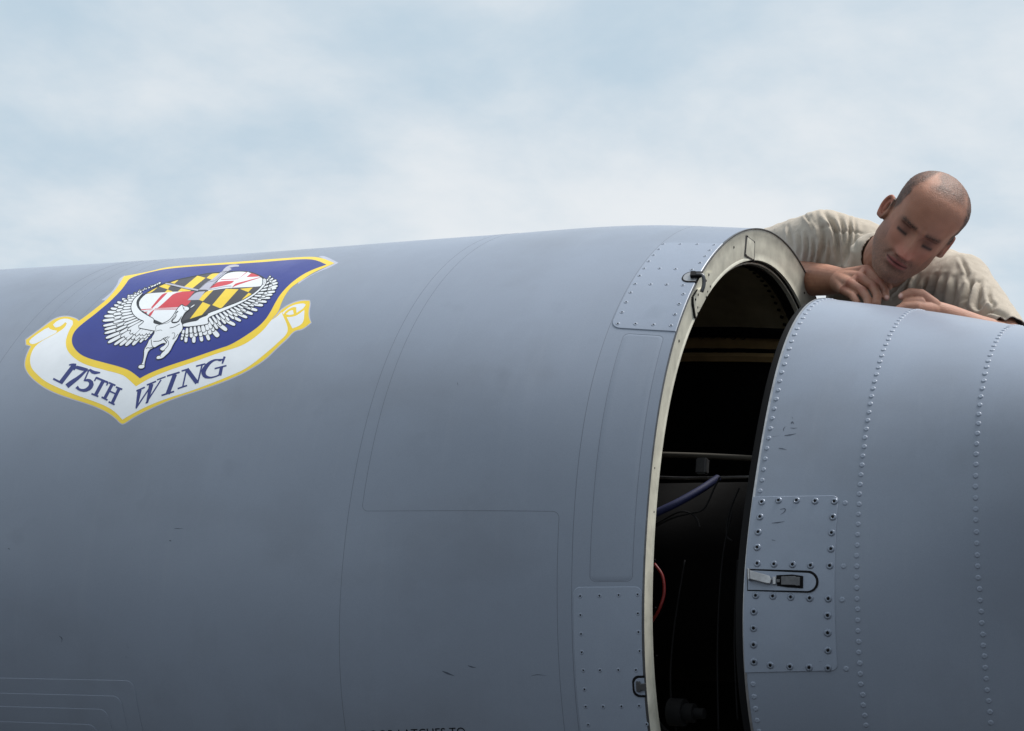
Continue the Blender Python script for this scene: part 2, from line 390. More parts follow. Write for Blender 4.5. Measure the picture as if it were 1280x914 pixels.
# joints
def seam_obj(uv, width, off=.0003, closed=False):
    b_ = Bag(); seam(b_, 'L', uv, width, off, closed); b_.obj('groove_strip', M['groove'], cowl)
tt_ = np.linspace(-.9, 3.6, 200)
tpl = hit('L', [(845.7, 415)])[0][1]; tpt = hit('L', [(850, 304)])[0][1]; tlow = hit('L', [(760, 733.5)])[0][1]
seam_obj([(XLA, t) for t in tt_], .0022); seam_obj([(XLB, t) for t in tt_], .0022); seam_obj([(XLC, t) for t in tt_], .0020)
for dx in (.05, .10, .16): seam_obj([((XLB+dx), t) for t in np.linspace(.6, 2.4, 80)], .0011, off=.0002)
# angular joint between the two big panels
te = hit('L', [(560, 638.5)])[0][1]
def corner(x0, t0, ax, at, r=.012, n=6):
    """quarter arc centred at (x0, t0)"""
    return [(x0+r*math.cos(a), t0+r/TS*math.sin(a)) for a in np.linspace(ax, at, n)]
ptsE = [(XE, t) for t in np.linspace(1.62, te+.03, 60)]+[(x, t) for x, t in corner(XE+.014, te+.014/TS, math.pi, 1.5*math.pi, .014)]+[(x, te) for x in np.linspace(XE+.03, XF3-.03, 12)]+[(x, t) for x, t in corner(XF3-.014, te-.014/TS, math.pi/2, 0, .014)]+[(XF3, t) for t in np.linspace(te-.04, -.9, 50)]
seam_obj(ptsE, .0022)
tdt = hit('L', [(870, 284)])[0][1]
# flush inset door between the two riveted plates
t_ft = hit('L', [(800, 418)])[0][1]; t_fb = hit('L', [(770, 727)])[0][1]
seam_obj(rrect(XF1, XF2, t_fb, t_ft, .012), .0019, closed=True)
#bb.obj('groove_strip', M['seal'], cowl)
plate('inset_door', 'L', rrect(XF1+.002, XF2-.002, t_fb+.003, t_ft-.003, .011), .0, .00035, M['paint'], cowl, bevel=.0006)
# nested doubler plates low on the left
xs_ = [hit('L', [p])[0] for p in ((168, 852), (152, 872), (136, 890), (122, 908))]
ys_ = [hit('L', [p])[0] for p in ((60, 848.5), (60, 867.5), (60, 884), (60, 903))]
for i in range(4):
    plate('doubler_plate', 'L', rrect(-2.75*S, xs_[i][0]-.0, -.75, ys_[i][1], .022, corners=(0, 0, 1, 0)), .0002+.0009*i, .0009, M['paint'], cowl, bevel=.0008, step=.03)
# screw: shallow dished head with a cross recess
def screw_mesh(r=.0042, h=.0012, cross=True, name='screw'):
    bm = bmesh.new(); seg = 12
    prof = [(r*1.05, -.0006), (r, h*.35), (r*.72, h), (r*.42, h)]
    ringv = []
    for (q, z) in prof: ringv.append([bm.verts.new((q*math.cos(2*math.pi*k/seg), q*math.sin(2*math.pi*k/seg), z)) for k in range(seg)])
    cr = [bm.verts.new(((.66 if k % 3 == 0 else .34)*r*math.cos(2*math.pi*k/seg), (.66 if k % 3 == 0 else .34)*r*math.sin(2*math.pi*k/seg), h*(.9 if cross else 1))) for k in range(seg)]
    ringv.append(cr)
    for a, b in zip(ringv[:-1], ringv[1:]):
        for k in range(seg):
            f = bm.faces.new((a[k], a[(k+1) % seg], b[(k+1) % seg], b[k])); f.smooth = True
            if b is cr: f.material_index = 1 if cross else 0
    f = bm.faces.new(cr); f.material_index = 1 if cross else 0
    me = bpy.data.meshes.new(name); bm.to_mesh(me); bm.free(); return me
me_flush = screw_mesh(.0044, .0003, True, 'screw'); me_flush.materials.append(M['paint2']); me_flush.materials.append(M['black'])
me_head = screw_mesh(.0068, .0019, True, 'screw'); me_head.materials.append(mat('scuffed_screw_paint', tuple(v*.95 for v in GREY), .35, metal=.25, var=.2, vscale=60)); me_head.materials.append(M['black'])
def rivet_mesh():
    bm = bmesh.new(); seg = 12; r = .0049; rows = []
    for (q, z) in ((r*1.1, -.0005), (r, .0004), (r*.86, .0011), (r*.55, .0015)): rows.append([bm.verts.new((q*math.cos(2*math.pi*k/seg), q*math.sin(2*math.pi*k/seg), z)) for k in range(seg)])
    rows.append([bm.verts.new((r*.3*math.cos(2*math.pi*k/seg), r*.3*math.sin(2*math.pi*k/seg), .0012)) for k in range(seg)])
    for a, b in zip(rows[:-1], rows[1:]):
        for k in range(seg): bm.faces.new((a[k], a[(k+1) % seg], b[(k+1) % seg], b[k])).smooth = True
    bm.faces.new(rows[-1]).smooth = True
    me = bpy.data.meshes.new('rivet'); bm.to_mesh(me); bm.free(); me.materials.append(M['paint2']); return me
me_rivet = rivet_mesh()
def put(name, me, b, x, t, off, parent, sc=1., spin=None):
    o = bpy.data.objects.new(name, me); COL.objects.link(o); o.parent = parent
    o.matrix_local = frame_at(b, x, t, off, rng.uniform(0, 6.28) if spin is None else spin) @ Matrix.Scale(sc*rng.uniform(.96, 1.04), 4)
    return o
# upper riveted plate
pl_c = hit('L', [(805.4, 329), (787.8, 358), (770, 391)]); xul = float(pl_c[:, 0].mean())
up_plate = plate('access_plate', 'L', rrect(xul, -.0015, tpl, tpt, .022, corners=(1, 0, 0, 1)), .0, .0016, M['paint2'], cowl); up_plate['label'] = 'riveted plate beside the upper hook'
z7 = [(452,105),(590,105),(728,106),(867,111),(415,147),(830,155),(373,195),(793,204),(333,245),(752,257),(296,303),(422,303),(552,308),(684,313),(259,362),(222,429),(348,432),(479,434),(612,440),(185,499),(615,512),(148,578),(581,593),(115,660),(547,678),(81,753),(224,755),(371,761),(515,768)]
for x, t in hit('L', [(760+a/6.53, 290+b/6.53) for a, b in z7]): put('screw', me_flush, 'L', x, t, .0018, up_plate)
# lower riveted plate
pl_c = hit('L', [(717.4, 760), (717.5, 773), (719, 851)]); xll = float(pl_c[:, 0].mean()); tb_ = hit('L', [(724, 914)])[0][1]-.12
lo_plate = plate('access_plate', 'L', rrect(xll, -.0035, tb_, tlow, .014, corners=(1, 0, 1, 1)), .0, .0016, M['paint2'], cowl); lo_plate['label'] = 'riveted plate around the lower latch'
z6 = [(66,478),(128,477),(190,475),(251,473),(67,539),(252,534),(69,600),(254,594),(71,659),(258,655),(76,717),(130,717),(189,716),(246,716),(80,778),(84,834),(140,834),(199,833),(256,831),(92,892),(280,890)]
for x, t in hit('L', [(700+a/2.58, 560+b/2.58) for a, b in z6]): put('screw', me_flush, 'L', x, t, .0018, lo_plate, .95)
# rim: lofted profile of (dx, drop below skin)
def loft(name, prof, ts, material, parent, b='L', x0=0., smooth=True, kind=None):
    V = []; nt_ = len(ts)
    for dx, wr in prof:
        if b == 'L': V.append(_surf('L', np.zeros(nt_), ts, wr)+np.array([x0+dx, 0, 0]))
        else: V.append(_surf('R', np.zeros(nt_), ts, wr)+np.array([x0+dx, 0, 0]))
    o = new_obj(name, np.concatenate(V), grid_faces(len(prof), nt_), material, parent, smooth=smooth, kind=kind); sharp(o, 30); return o
rim_ts = np.linspace(-math.pi/2, 1.5*math.pi, 321)
rim = loft('rim_frame', [(-.006, .0022), (-.0015, .0022), (-.0015, .006), (-.004, .012), (-.006, .030), (-.0085, .050), (-.010, .060), (-.0085, .0635), (-.0085, .0665), (-.016, .0675)], rim_ts, M['cream'], cowl)
loft('edge_strip', [(-.004, -.0004), (.0008, -.0004), (.0012, .0004), (.0008, .0022), (-.004, .0024)], rim_ts, M['dsteel'], cowl)
loft('inner_flange', [(-.014, .0655), (-.0145, .0700), (-.022, .0705), (-.0225, .0695)], rim_ts, M['black'], cowl)
loft('inner_flange', [(-.018, .0695), (-.0185, .0735), (-.030, .0740)], rim_ts, M['cream'], cowl)
loft('inner_flange', [(-.028, .0730), (-.0285, .0765), (-.050, .0770)], rim_ts, M['black'], cowl)
# inner liner seen through the gap
def liner(name, wr, x0, x1, ts, material, parent, st=.05):
    xs = xr(x0, x1, st); X, T = np.meshgrid(xs, ts, indexing='ij'); P = _surf('L', X, T, wr).reshape(-1, 3)
    return new_obj(name, P, grid_faces(len(xs), len(ts), True), material, parent)
WL = .0745
liner('inner_liner', WL, -.045, -1.25, rim_ts, M['primer_dark'], cowl)
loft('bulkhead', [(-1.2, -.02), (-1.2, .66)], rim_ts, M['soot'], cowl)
# rows of rivets on the liner near its lip
me_dot = rivet_mesh(); me_dot.materials.clear(); me_dot.materials.append(M['black'])
def put_in(name, me, x, t, wr, parent, sc=1.):
    p = _surf('L', np.array([x]), np.array([t]), wr)[0]; n = -surfn('L', np.array([x]), np.array([t]))[0]
    X = np.array([1., 0, 0]); X -= n*(X@n); X /= np.linalg.norm(X); Y = np.cross(n, X); m_ = Matrix.Identity(4)
    for i in range(3): m_[i][0], m_[i][1], m_[i][2], m_[i][3] = X[i], Y[i], n[i], p[i]
    o = bpy.data.objects.new(name, me); COL.objects.link(o); o.parent = parent; o.matrix_local = m_ @ Matrix.Scale(sc, 4); return o
row = hit('L', [(936, 343), (951, 351), (960, 362), (967, 373), (972, 383), (978, 394)], WL, True)
xrw = float(np.median(row[:, 0])); 
for t in np.arange(1.1, 2.9, .036): put_in('rivet', me_dot, xrw, t, WL+.0005, cowl, 1.0)
# longitudinal stringers on the far wall
def box_verts(x0, x1, ts, w0, w1):
    V = []
    for x in np.linspace(x0, x1, 8):
        for (t, w_) in ((ts[0], w0), (ts[0], w1), (ts[1], w1), (ts[1], w0)): V.append(_surf('L', np.array([x]), np.array([t]), w_)[0])
    F = []
    for i in range(7):
        for k in range(4): F.append((i*4+k, i*4+(k+1) % 4, (i+1)*4+(k+1) % 4, (i+1)*4+k))
    F += [(0, 1, 2, 3), (28, 31, 30, 29)]; return V, F
def far_t(y, x=900, wr=WL): return float(hit('L', [(x, y)], wr, True)[0][1])
def stringer(y0, y1, depth, material, name='stringer'):
    V, F = box_verts(-1.1, -.055, (far_t(y0), far_t(y1)), WL+.001, WL+depth); o = new_obj(name, V, F, material, cowl, smooth=False)
    bm = bmesh.new(); bm.from_mesh(o.data); bmesh.ops.recalc_face_normals(bm, faces=bm.faces); bm.to_mesh(o.data); bm.free(); return o
stringer(408, 417, .012, M['black']); st2 = stringer(418, 433, .006, M['tan'])
stringer(434, 439, .004, M['black']); stringer(439.5, 447, .014, M['tan'])
stringer(448, 562, .004, M['soot'], 'dark_wall_panel'); stringer(563, 640, .006, M['soot'], 'dark_wall_panel'); stringer(641, 760, .004, M['soot'], 'dark_wall_panel'); stringer(761, 1000, .006, M['soot'], 'dark_wall_panel')  # black wall sheets; lower two added to put cavity shade over the liner
bmh = bmesh.new(); bmesh.ops.create_cone(bmh, cap_ends=False, segments=20, radius1=.0085, radius2=.0085, depth=.004)
me_hole = bpy.data.meshes.new('hole_ring')
bmh.free(); bmh = bmesh.new()
a = [bmh.verts.new((.0095*math.cos(q), .0095*math.sin(q), .0006)) for q in np.linspace(0, 2*math.pi, 17)[:-1]]; b_ = [bmh.verts.new((.0065*math.cos(q), .0065*math.sin(q), .0016)) for q in np.linspace(0, 2*math.pi, 17)[:-1]]
for k in range(16): bmh.faces.new((a[k], a[(k+1) % 16], b_[(k+1) % 16], b_[k]))
bmh.to_mesh(me_hole); bmh.free(); me_hole.materials.append(M['black'])
for px in (876, 890, 904, 916, 928):
    x, t = hit('L', [(px, 420.5)], WL+.006, True)[0]; put_in('hole_ring', me_hole, x, t, WL+.0062, st2)
for yy, xs2 in ((460, (866, 884, 899, 914, 938, 955)), (533, (842, 852, 862, 872, 882, 892, 902, 913, 932, 941))):
    for px in xs2:
        x, t = hit('L', [(px, yy)], WL+.004, True)[0]; put_in('rivet', me_dot, x, t, WL+.0042, cowl, 1.0)
# details standing on the rim face
def rim_pt(t, wr, dx=.0): return _surf('L', np.array([0.]), np.array([t]), wr)[0]+np.array([dx, 0, 0])
def rim_hit(px, py):
    """(t, drop) of the rim face point seen at a photo pixel"""
    d = FW+RI*(px-640)/FOC-UP*(py-457)/FOC; s_ = (-.004-CAM[0])/d[0]; P = CAM+d*s_
    t = math.atan2(P[2], -P[1]); r = math.hypot(P[1], P[2]); 
    p0 = _surf('L', np.array([0.]), np.array([t]))[0]; r0 = math.hypot(p0[1], p0[2])
    return t, (r0-r)/(r0/KL[-1, 0])
RDX = ([.0022, .006, .012, .030, .050, .060, .0665], [-.0015, -.0015, -.004, -.006, -.0085, -.010, -.0085])
def rim_dx(wr): return float(np.interp(wr, *RDX))
def rim_plate(name, pts, dx, thick, material, parent):
    """thin plate on the rim face, outlined by photo-traced rim positions"""
    P = [(lambda h_: rim_pt(h_[0], h_[1], rim_dx(h_[1])))(rim_hit(*p)) for p in pts]; bm = bmesh.new()
    a = [bm.verts.new(Vector(p)+Vector((dx, 0, 0))) for p in P]; b = [bm.verts.new(Vector(p)+Vector((dx+thick, 0, 0))) for p in P]
    n = len(a); bm.faces.new(b); bm.faces.new(a[::-1])
    for i in range(n): bm.faces.new((a[i], a[(i+1) % n], b[(i+1) % n], b[i]))
    bmesh.ops.recalc_face_normals(bm, faces=bm.faces); return bm_obj(name, bm, material, parent)
def rim_dot(px, py, r, parent, dx=-.003):
    t, wr = rim_hit(px, py); p = rim_pt(t, wr, rim_dx(wr)+dx); bm = bmesh.new()
    bmesh.ops.create_cone(bm, cap_ends=True, segments=12, radius1=r, radius2=r*.8, depth=.003, matrix=Matrix.Translation(Vector(p)) @ Matrix.Rotation(math.pi/2, 4, 'Y'))
    return bm_obj('fastener', bm, M['black'], parent)
ZR = lambda a, b: (740+a/3.975, 270+b/3.975)
fr = rim_plate('nameplate', [ZR(764, 96), ZR(812, 128), ZR(814, 226), ZR(766, 196)], -.002, .0032, M['dsteel'], rim)
rim_plate('nameplate', [ZR(769, 104), ZR(808, 131), ZR(810, 217), ZR(771, 192)], -.002, .0040, M['cream'], rim)
for a, b in ((708, 155), (1060, 382), (437, 621)): rim_dot(*ZR(a, b), .0036, rim, dx=-.0008)
for a, b in ((770, 102), (807, 130), (772, 193), (808, 218)): rim_dot(*ZR(a, b), .0022, rim, dx=.0012)
# mounting bracket of the upper hook
ZH = lambda a, b: (840+a/11.43, 330+b/11.43)
rim_plate('hook_bracket', [ZH(350, 365), ZH(278, 470), ZH(285, 560), ZH(350, 778), ZH(372, 770), ZH(440, 560), ZH(440, 380)], -.002, .0045, M['black'], rim)
hb = rim_plate('hook_bracket', [ZH(356, 378), ZH(296, 475), ZH(303, 560), ZH(357, 760), ZH(585, 330), ZH(590, 130), ZH(500, 120), ZH(440, 330)], -.002, .0055, M['cream'], rim)
for a, b in ((322, 508), (360, 440), (404, 610), (372, 620), (380, 700), (515, 390), (500, 470), (553, 320), (512, 155), (474, 240)): rim_dot(*ZH(a, b), .0032, hb, dx=.0028)
for a in (585, 640, 700, 760, 820, 880): rim_dot(*(lambda k: (819.5+(k-585)*.02, k))(a), .002, rim, dx=-.0008)
# latch pockets and hooks
def pocket(b, cpx, w_, h_, off, parent, r, name='latch_pocket', spin=0., openx=True):
    x, t = hit(b, [cpx])[0]; Mx = frame_at(b, x, t, off, spin); root = bpy.data.objects.new(name, None)
    return x, t, Mx
def local_prism(name, outline, z0, z1, material, parent, Mx, bevel=0.):
    bm = bmesh.new(); a = [bm.verts.new((x, y, z0)) for x, y in outline]; b = [bm.verts.new((x, y, z1)) for x, y in outline]; n = len(a)
    bm.faces.new(b); bm.faces.new(a[::-1])
    for i in range(n): bm.faces.new((a[i], a[(i+1) % n], b[(i+1) % n], b[i]))
    bmesh.ops.recalc_face_normals(bm, faces=bm.faces)
    if bevel: bmesh.ops.bevel(bm, geom=[e for e in bm.edges], offset=bevel, segments=2, affect='EDGES', profile=.6)
    bmesh.ops.transform(bm, matrix=Mx, verts=bm.verts); return bm_obj(name, bm, material, parent)
def D_outline(x0, x1, h, r, n=8, right_open=True):
    """D shape: round on the x0 side, square at x1 (or the reverse)"""
    o = []
    if right_open:
        o = [(x1, -h/2), (x1, h/2)]+[(x0+r-r*math.cos(q), h/2-r+r*math.sin(q)) for q in np.linspace(math.pi/2, 0, n)]+[(x0+r-r*math.cos(q), -h/2+r-r*math.sin(q)) for q in np.linspace(0, math.pi/2, n)]
    else:
        o = [(x0, h/2), (x0, -h/2)]+[(x1-r+r*math.cos(q), -h/2+r-r*math.sin(q)) for q in np.linspace(math.pi/2, 0, n)]+[(x1-r+r*math.cos(q), h/2-r+r*math.sin(q)) for q in np.linspace(0, math.pi/2, n)]
    return o
def px_size(b, p, q): # metres between two photo pixels on the surface
    u = hit(b, [p, q]); P = surf(b, u[:, 0], u[:, 1]); return float(np.linalg.norm(P[0]-P[1]))
# lower pocket
x, t = hit('L', [(806, 858)])[0]; Mx = frame_at('L', x, t, .0016, 0.); W_ = px_size('L', (791, 858), (813, 858)); H_ = px_size('L', (804, 845), (804, 872)); x0 = -px_size('L', (791, 858), (806, 858))
x1 = -x-.001
lp = local_prism('latch_pocket', D_outline(x0, x1, H_, H_*.33), -.001, .0006, M['black'], lo_plate, Mx)
local_prism('pocket_floor', D_outline(x0+.0042, x1, H_-.009, H_*.28), .0, .0012, M['paint2'], lo_plate, Mx)
lk = [(x0+.009, .010), (x0+.016, .010), (x0+.018, .006), (x1+.004, .0065), (x1+.004, -.0065), (x0+.018, -.006), (x0+.016, -.010), (x0+.009, -.009)]
local_prism('hook', lk, .0012, .006, M['dsteel'], lo_plate, Mx, .0008)
# upper pocket
x, t = hit('L', [(866, 347)])[0]; Mx = frame_at('L', x, t, .0016, 0.); H_ = px_size('L', (862, 341.5), (862, 354.5)); x0 = -px_size('L', (852.5, 349), (866, 347)); x1 = -x+.002
local_prism('latch_pocket', D_outline(x0, x1, H_, H_*.45), -.001, .0006, M['black'], up_plate, Mx)
local_prism('pocket_floor', D_outline(x0+.0030, x1-.003, H_-.0075, H_*.36), .0, .0012, M['steel'], up_plate, Mx)
hk = [(x0+.016, .011), (x0+.026, .012), (x0+.030, .008), (x1+.004, .008), (x1+.005, -.006), (x0+.030, -.006), (x0+.020, -.007)]
local_prism('hook', hk, .0012, .008, M['black'], up_plate, Mx, .001)
# its claw bends over the rim face
Pt = Mx @ Vector((x1+.004, 0, .004)); n_ = Vector(surfn('L', np.array([0.]), np.array([t]))[0])
V, F = tube(spline([Mx @ Vector((x1-.006, 0, .006)), Mx @ Vector((x1+.008, -.001, .004)), Vector(Pt)+Vector((.007, 0, 0))-n_*.012+Vector((0, -.006, -.012)), Vector(Pt)+Vector((.003, 0, 0))-n_*.018+Vector((0, -.010, -.024))], 12), [.0042]*3+[.0038]*5+[.003]*40 if False else .004, 8)
new_obj('hook', V, F, M['dsteel'], up_plate)
# bottom stencil line
fc = bpy.data.curves.new('stencil', 'FONT'); fc.body = 'DOOR LATCHES TO'; fc.size = 1; fc.resolution_u = 3; fc.fill_mode = 'FRONT' if False else 'BOTH'
fo = bpy.data.objects.new('stencil', fc); COL.objects.link(fo)
dg = bpy.context.evaluated_depsgraph_get(); me = bpy.data.meshes.new_from_object(fo.evaluated_get(dg)); bpy.data.objects.remove(fo)
co = np.array([v.co[:] for v in me.vertices]); wd = co[:, 0].max(); p0 = hit('L', [(452, 924.5)])[0]; p1 = hit('L', [(582.5, 920)])[0]
k_ = (p1[0]-p0[0])/wd
bmz = bmesh.new(); bmz.from_mesh(me)
bmesh.ops.triangulate(bmz, faces=bmz.faces)
for v in bmz.verts:
    px_ = p0[0]+v.co.x*k_; tz = p0[1]+(p1[1]-p0[1])*v.co.x/wd+v.co.y*k_*1.0/TS/1.05
    v.co = Vector(surf('L', np.array([px_]), np.array([tz]), .0006)[0])
bm_obj('stencil_lettering', bmz, M['black'], cowl, kind='stuff')
# ------------------------------------------------------------------ shield emblem on the cowling (flat print laid in thin films on the skin)
EM = {k: mat('decal_'+k, s2l(c), r, var=.08, vscale=8, bump=.04, bscale=900, coat=.25) for k, c, r in (('yellow', (236, 203, 46), .38), ('blue', (16, 34, 128), .36), ('white', (226, 230, 234), .42), ('red', (200, 52, 62), .4), ('black', (14, 14, 18), .42), ('grey', (176, 176, 190), .42), ('charcoal', (62, 58, 64), .42), ('navy', (20, 36, 112), .4), ('film', (176, 180, 196), .35))}
ins = bpy.data.objects.new('insignia', None); COL.objects.link(ins); ins.parent = cowl; ins['label'] = 'blue shield with winged horse above a white scroll'
cA = lambda p: (25+p[0]/6.093, 380+p[1]/6.093)
cB = lambda p: (150+p[0]/8., 420+p[1]/8.)
cC = lambda p: (330+p[0]/7.03, 310+p[1]/7.03)
cD = lambda p: (170+p[0]/10.158, 322+p[1]/10.158)
cE = lambda p: (260+p[0]/9.14, 322+p[1]/9.14)
cF = lambda p: (120+p[0]/9.14, 340+p[1]/9.14)
cG = lambda p: (190+p[0]/9.14, 370+p[1]/9.14)
def P_(f, *pts): return [f(p) for p in pts]
LV = .00008
def paint(bag, pts, lv, sm=0, dens=2.2, step=.012):
    p = np.asarray(pts, float)
    p = smooth_poly(p, it=sm) if sm else smooth_keep(p)
    p = densify(p, dens); bag.add(*patch_geo('L', hit('L', p), LV*lv, step))
def line(bag, pts, w_, lv, sm=1):
    p = np.asarray(pts, float); ww = np.broadcast_to(np.asarray(w_, float), (len(p),))
    if sm and len(p) > 2:
        q = smooth_poly(np.c_[p], False, sm); 
        # widths along the smoothed line
        s0 = np.r_[0, np.cumsum(np.linalg.norm(np.diff(p, axis=0), axis=1))]; s1 = np.r_[0, np.cumsum(np.linalg.norm(np.diff(q, axis=0), axis=1))]
        ww = np.interp(s1/s1[-1], s0/s0[-1], ww); p = q
    bag.add(*patch_geo('L', hit('L', densify(stroke_poly(p, ww), 2.2)), LV*lv, .012))
blue = P_(cF, (390, 65))+P_(cD, (170, 190), (380, 145), (700, 115), (1219, 85))+P_(cC, (0, 125), (250, 103), (440, 98), (550, 148), (430, 190), (330, 240), (230, 315), (150, 400), (100, 480), (60, 560), (0, 650))+[(315.3, 414.8), (289, 431.2)]+P_(cB, (1000, 125), (700, 230), (480, 300), (300, 370), (200, 425), (100, 345), (0, 310))+P_(cA, (720, 468), (650, 450), (520, 415), (450, 380), (400, 320), (393, 260), (420, 200), (490, 140), (570, 80))+P_(cF, (100, 390), (150, 350), (280, 220), (340, 140))
yout = P_(cF, (320, 50), (600, 0))+P_(cD, (370, 125), (700, 95), (1219, 62))+P_(cC, (250, 85), (480, 75), (620, 135), (540, 170), (430, 218), (330, 285), (240, 345), (190, 410), (150, 490), (130, 560), (60, 640), (0, 720))+[(315.3, 424.7), (300, 433.5)]+P_(cB, (1000, 165), (700, 275), (500, 340), (300, 420), (160, 505), (60, 410), (0, 380))+P_(cA, (650, 505), (500, 465), (420, 420), (360, 360), (345, 290), (370, 210), (405, 150), (450, 130), (520, 80), (620, 0))+P_(cF, (130, 310), (220, 210), (280, 120))
scr = P_(cA, (450, 130), (420, 110), (350, 93), (270, 110), (200, 160), (120, 220), (45, 275), (48, 310), (85, 322), (55, 380), (38, 440), (40, 490), (70, 540), (120, 590), (200, 645), (300, 690), (420, 730), (550, 770), (650, 815), (720, 860), (768, 912))+P_(cB, (40, 880), (150, 800), (400, 680), (550, 620), (730, 560), (900, 505), (1100, 430), (1280, 345))+[(331.7, 449.3)]+P_(cC, (120, 870), (200, 800), (265, 725), (340, 715), (412, 655), (395, 620), (390, 560), (405, 490), (400, 465), (330, 463), (240, 490), (150, 545), (110, 600), (60, 640))+[(300, 433), (240, 452), (170, 480), (130, 460)]
film = Bag()
paint(film, P_(cF, (330, 40), (262, 78), (248, 130), (180, 232), (60, 325), (150, 330), (300, 150), (340, 60)), 1)
paint(film, P_(cC, (480, 72), (535, 70), (655, 130), (580, 172), (480, 210), (380, 262), (300, 320), (300, 300), (600, 140)), 1)
def grow(p, d):
    p = np.asarray(p, float); e = np.roll(p, -1, 0)-np.roll(p, 1, 0); e /= np.linalg.norm(e, axis=1, keepdims=True); n = np.stack([e[:, 1], -e[:, 0]], 1)
    ar = np.sum(p[:, 0]*np.roll(p[:, 1], -1)-np.roll(p[:, 0], -1)*p[:, 1]); return p+n*d*(1 if ar > 0 else -1)
paint(film, grow(scr, 1.3), 1)
film.obj('film_margin', EM['film'], ins, kind='stuff')
yb = Bag(); paint(yb, scr, 2); yb.obj('scroll_border', EM['yellow'], ins)
wb = Bag()
paint(wb, P_(cA, (405, 150), (400, 128), (370, 113), (320, 112), (275, 135), (252, 160), (270, 181), (310, 172), (345, 140), (357, 148), (340, 185), (250, 240), (170, 280), (112, 325), (82, 385), (75, 440), (88, 490), (125, 532), (190, 590), (290, 638), (400, 685), (530, 730), (650, 775), (730, 825), (780, 882))+P_(cB, (20, 840), (150, 765), (300, 690), (500, 615), (700, 555), (900, 480), (1100, 400), (1280, 320))+P_(cC, (60, 890), (130, 825), (190, 770), (212, 725), (200, 665), (168, 600), (155, 565), (100, 620))+[(330, 404), (250, 449), (175, 475), (110, 450), (87, 430)], 3)
paint(wb, P_(cC, (200, 610), (280, 603), (355, 545), (352, 640), (320, 682), (250, 708)), 3)
paint(wb, P_(cC, (192, 583), (228, 550), (255, 548), (262, 583), (225, 592)), 3)
paint(wb, P_(cC, (160, 570), (230, 513), (300, 492), (350, 487), (367, 500), (348, 532), (286, 572), (283, 522), (250, 520), (190, 556), (172, 585)), 3)
paint(wb, P_(cA, (66, 287), (100, 252), (215, 175), (230, 196), (300, 207), (200, 262), (120, 303), (85, 308)), 3, sm=1)
wb.obj('scroll', EM['white'], ins, kind='stuff')
yb = Bag(); paint(yb, yout, 4); yb.obj('shield_border', EM['yellow'], ins)
bb = Bag(); paint(bb, blue, 5); bb.obj('shield_field', EM['blue'], ins)
# flag roundel
disc = P_(cD, (5, 600), (20, 540), (110, 460), (250, 380), (330, 335), (530, 280), (780, 230), (920, 200))+P_(cE, (200, 165), (330, 155), (460, 160), (560, 190), (640, 230), (660, 265), (640, 320), (600, 360), (500, 440), (380, 505), (150, 590), (0, 645))+P_(cD, (800, 830), (600, 850), (440, 860), (230, 840), (160, 740), (50, 680))
ch = Bag(); paint(ch, disc, 6, sm=1); ch.obj('flag_black_bars', EM['charcoal'], ins)
fw = Bag()
paint(fw, P_(cD, (5, 600), (20, 540), (110, 460), (340, 445), (480, 436), (745, 432), (655, 545), (700, 550), (560, 700), (440, 830), (330, 855), (230, 840), (220, 790), (160, 740), (50, 680)), 7)
paint(fw, P_(cE, (130, 250), (230, 168), (460, 160), (560, 190), (640, 235), (655, 262), (630, 312), (600, 335), (320, 345), (200, 352), (0, 385), (20, 355), (110, 270)), 7)
fw.obj('flag_white', EM['white'], ins, kind='stuff')
fy = Bag()
for q in (P_(cD, (110, 460), (250, 380), (272, 385), (190, 455)), P_(cD, (290, 370), (335, 338), (450, 350), (400, 405)), P_(cD, (360, 450), (400, 412), (465, 432), (450, 447)), P_(cD, (440, 320), (545, 283), (490, 335)), P_(cD, (530, 435), (580, 390), (700, 420), (690, 430)), P_(cD, (610, 375), (780, 233), (885, 260), (710, 400)), P_(cD, (895, 262), (960, 205), (1060, 203), (970, 285)), P_(cD, (800, 540), (880, 435), (990, 410), (850, 558)), P_(cE, (50, 545), (205, 360), (350, 365), (150, 587)), P_(cE, (365, 360), (512, 345), (460, 397)), P_(cE, (375, 495), (465, 405), (512, 425), (440, 475)), P_(cD, (640, 840), (848, 568), (947, 605), (830, 740), (790, 790), (700, 832)), P_(cD, (400, 408), (420, 390), (410, 410))):
    paint(fy, q, 7)
fy.obj('flag_yellow_bars', EM['yellow'], ins, kind='stuff')
fr_ = Bag()
for q in (P_(cD, (480, 438), (745, 432), (655, 545), (700, 550), (655, 615), (560, 632), (275, 645)), P_(cD, (310, 492), (352, 458), (400, 452), (212, 645), (190, 640)), P_(cD, (50, 662), (200, 650), (545, 640), (545, 662), (200, 672), (60, 674)), P_(cD, (62, 694), (150, 688), (112, 728)), P_(cD, (200, 668), (235, 668), (188, 745), (155, 740)),
          P_(cE, (110, 272), (302, 268), (262, 308), (20, 355)), P_(cE, (440, 225), (495, 180), (602, 210), (580, 221)), P_(cE, (348, 245), (445, 163), (465, 163), (370, 245)), P_(cE, (150, 251), (350, 243), (350, 249), (150, 258)), P_(cE, (280, 345), (330, 318), (600, 232), (600, 226), (390, 280), (310, 300), (260, 340))):
    paint(fr_, q, 8)
fr_.obj('flag_red', EM['red'], ins, kind='stuff')
gw = Bag()
paint(gw, P_(cD, (350, 545), (465, 450), (470, 470), (300, 628), (255, 652), (240, 645)), 9)
line(gw, P_(cD, (45, 680), (200, 662), (540, 652)), .7, 9); line(gw, P_(cD, (130, 735), (245, 640), (440, 460)), 1.5, 9, 0)
line(gw, P_(cE, (260, 350), (340, 262), (470, 165)), 1.5, 9, 0)
gw.obj('flag_cross', EM['white'], ins, kind='stuff')
gg = Bag()
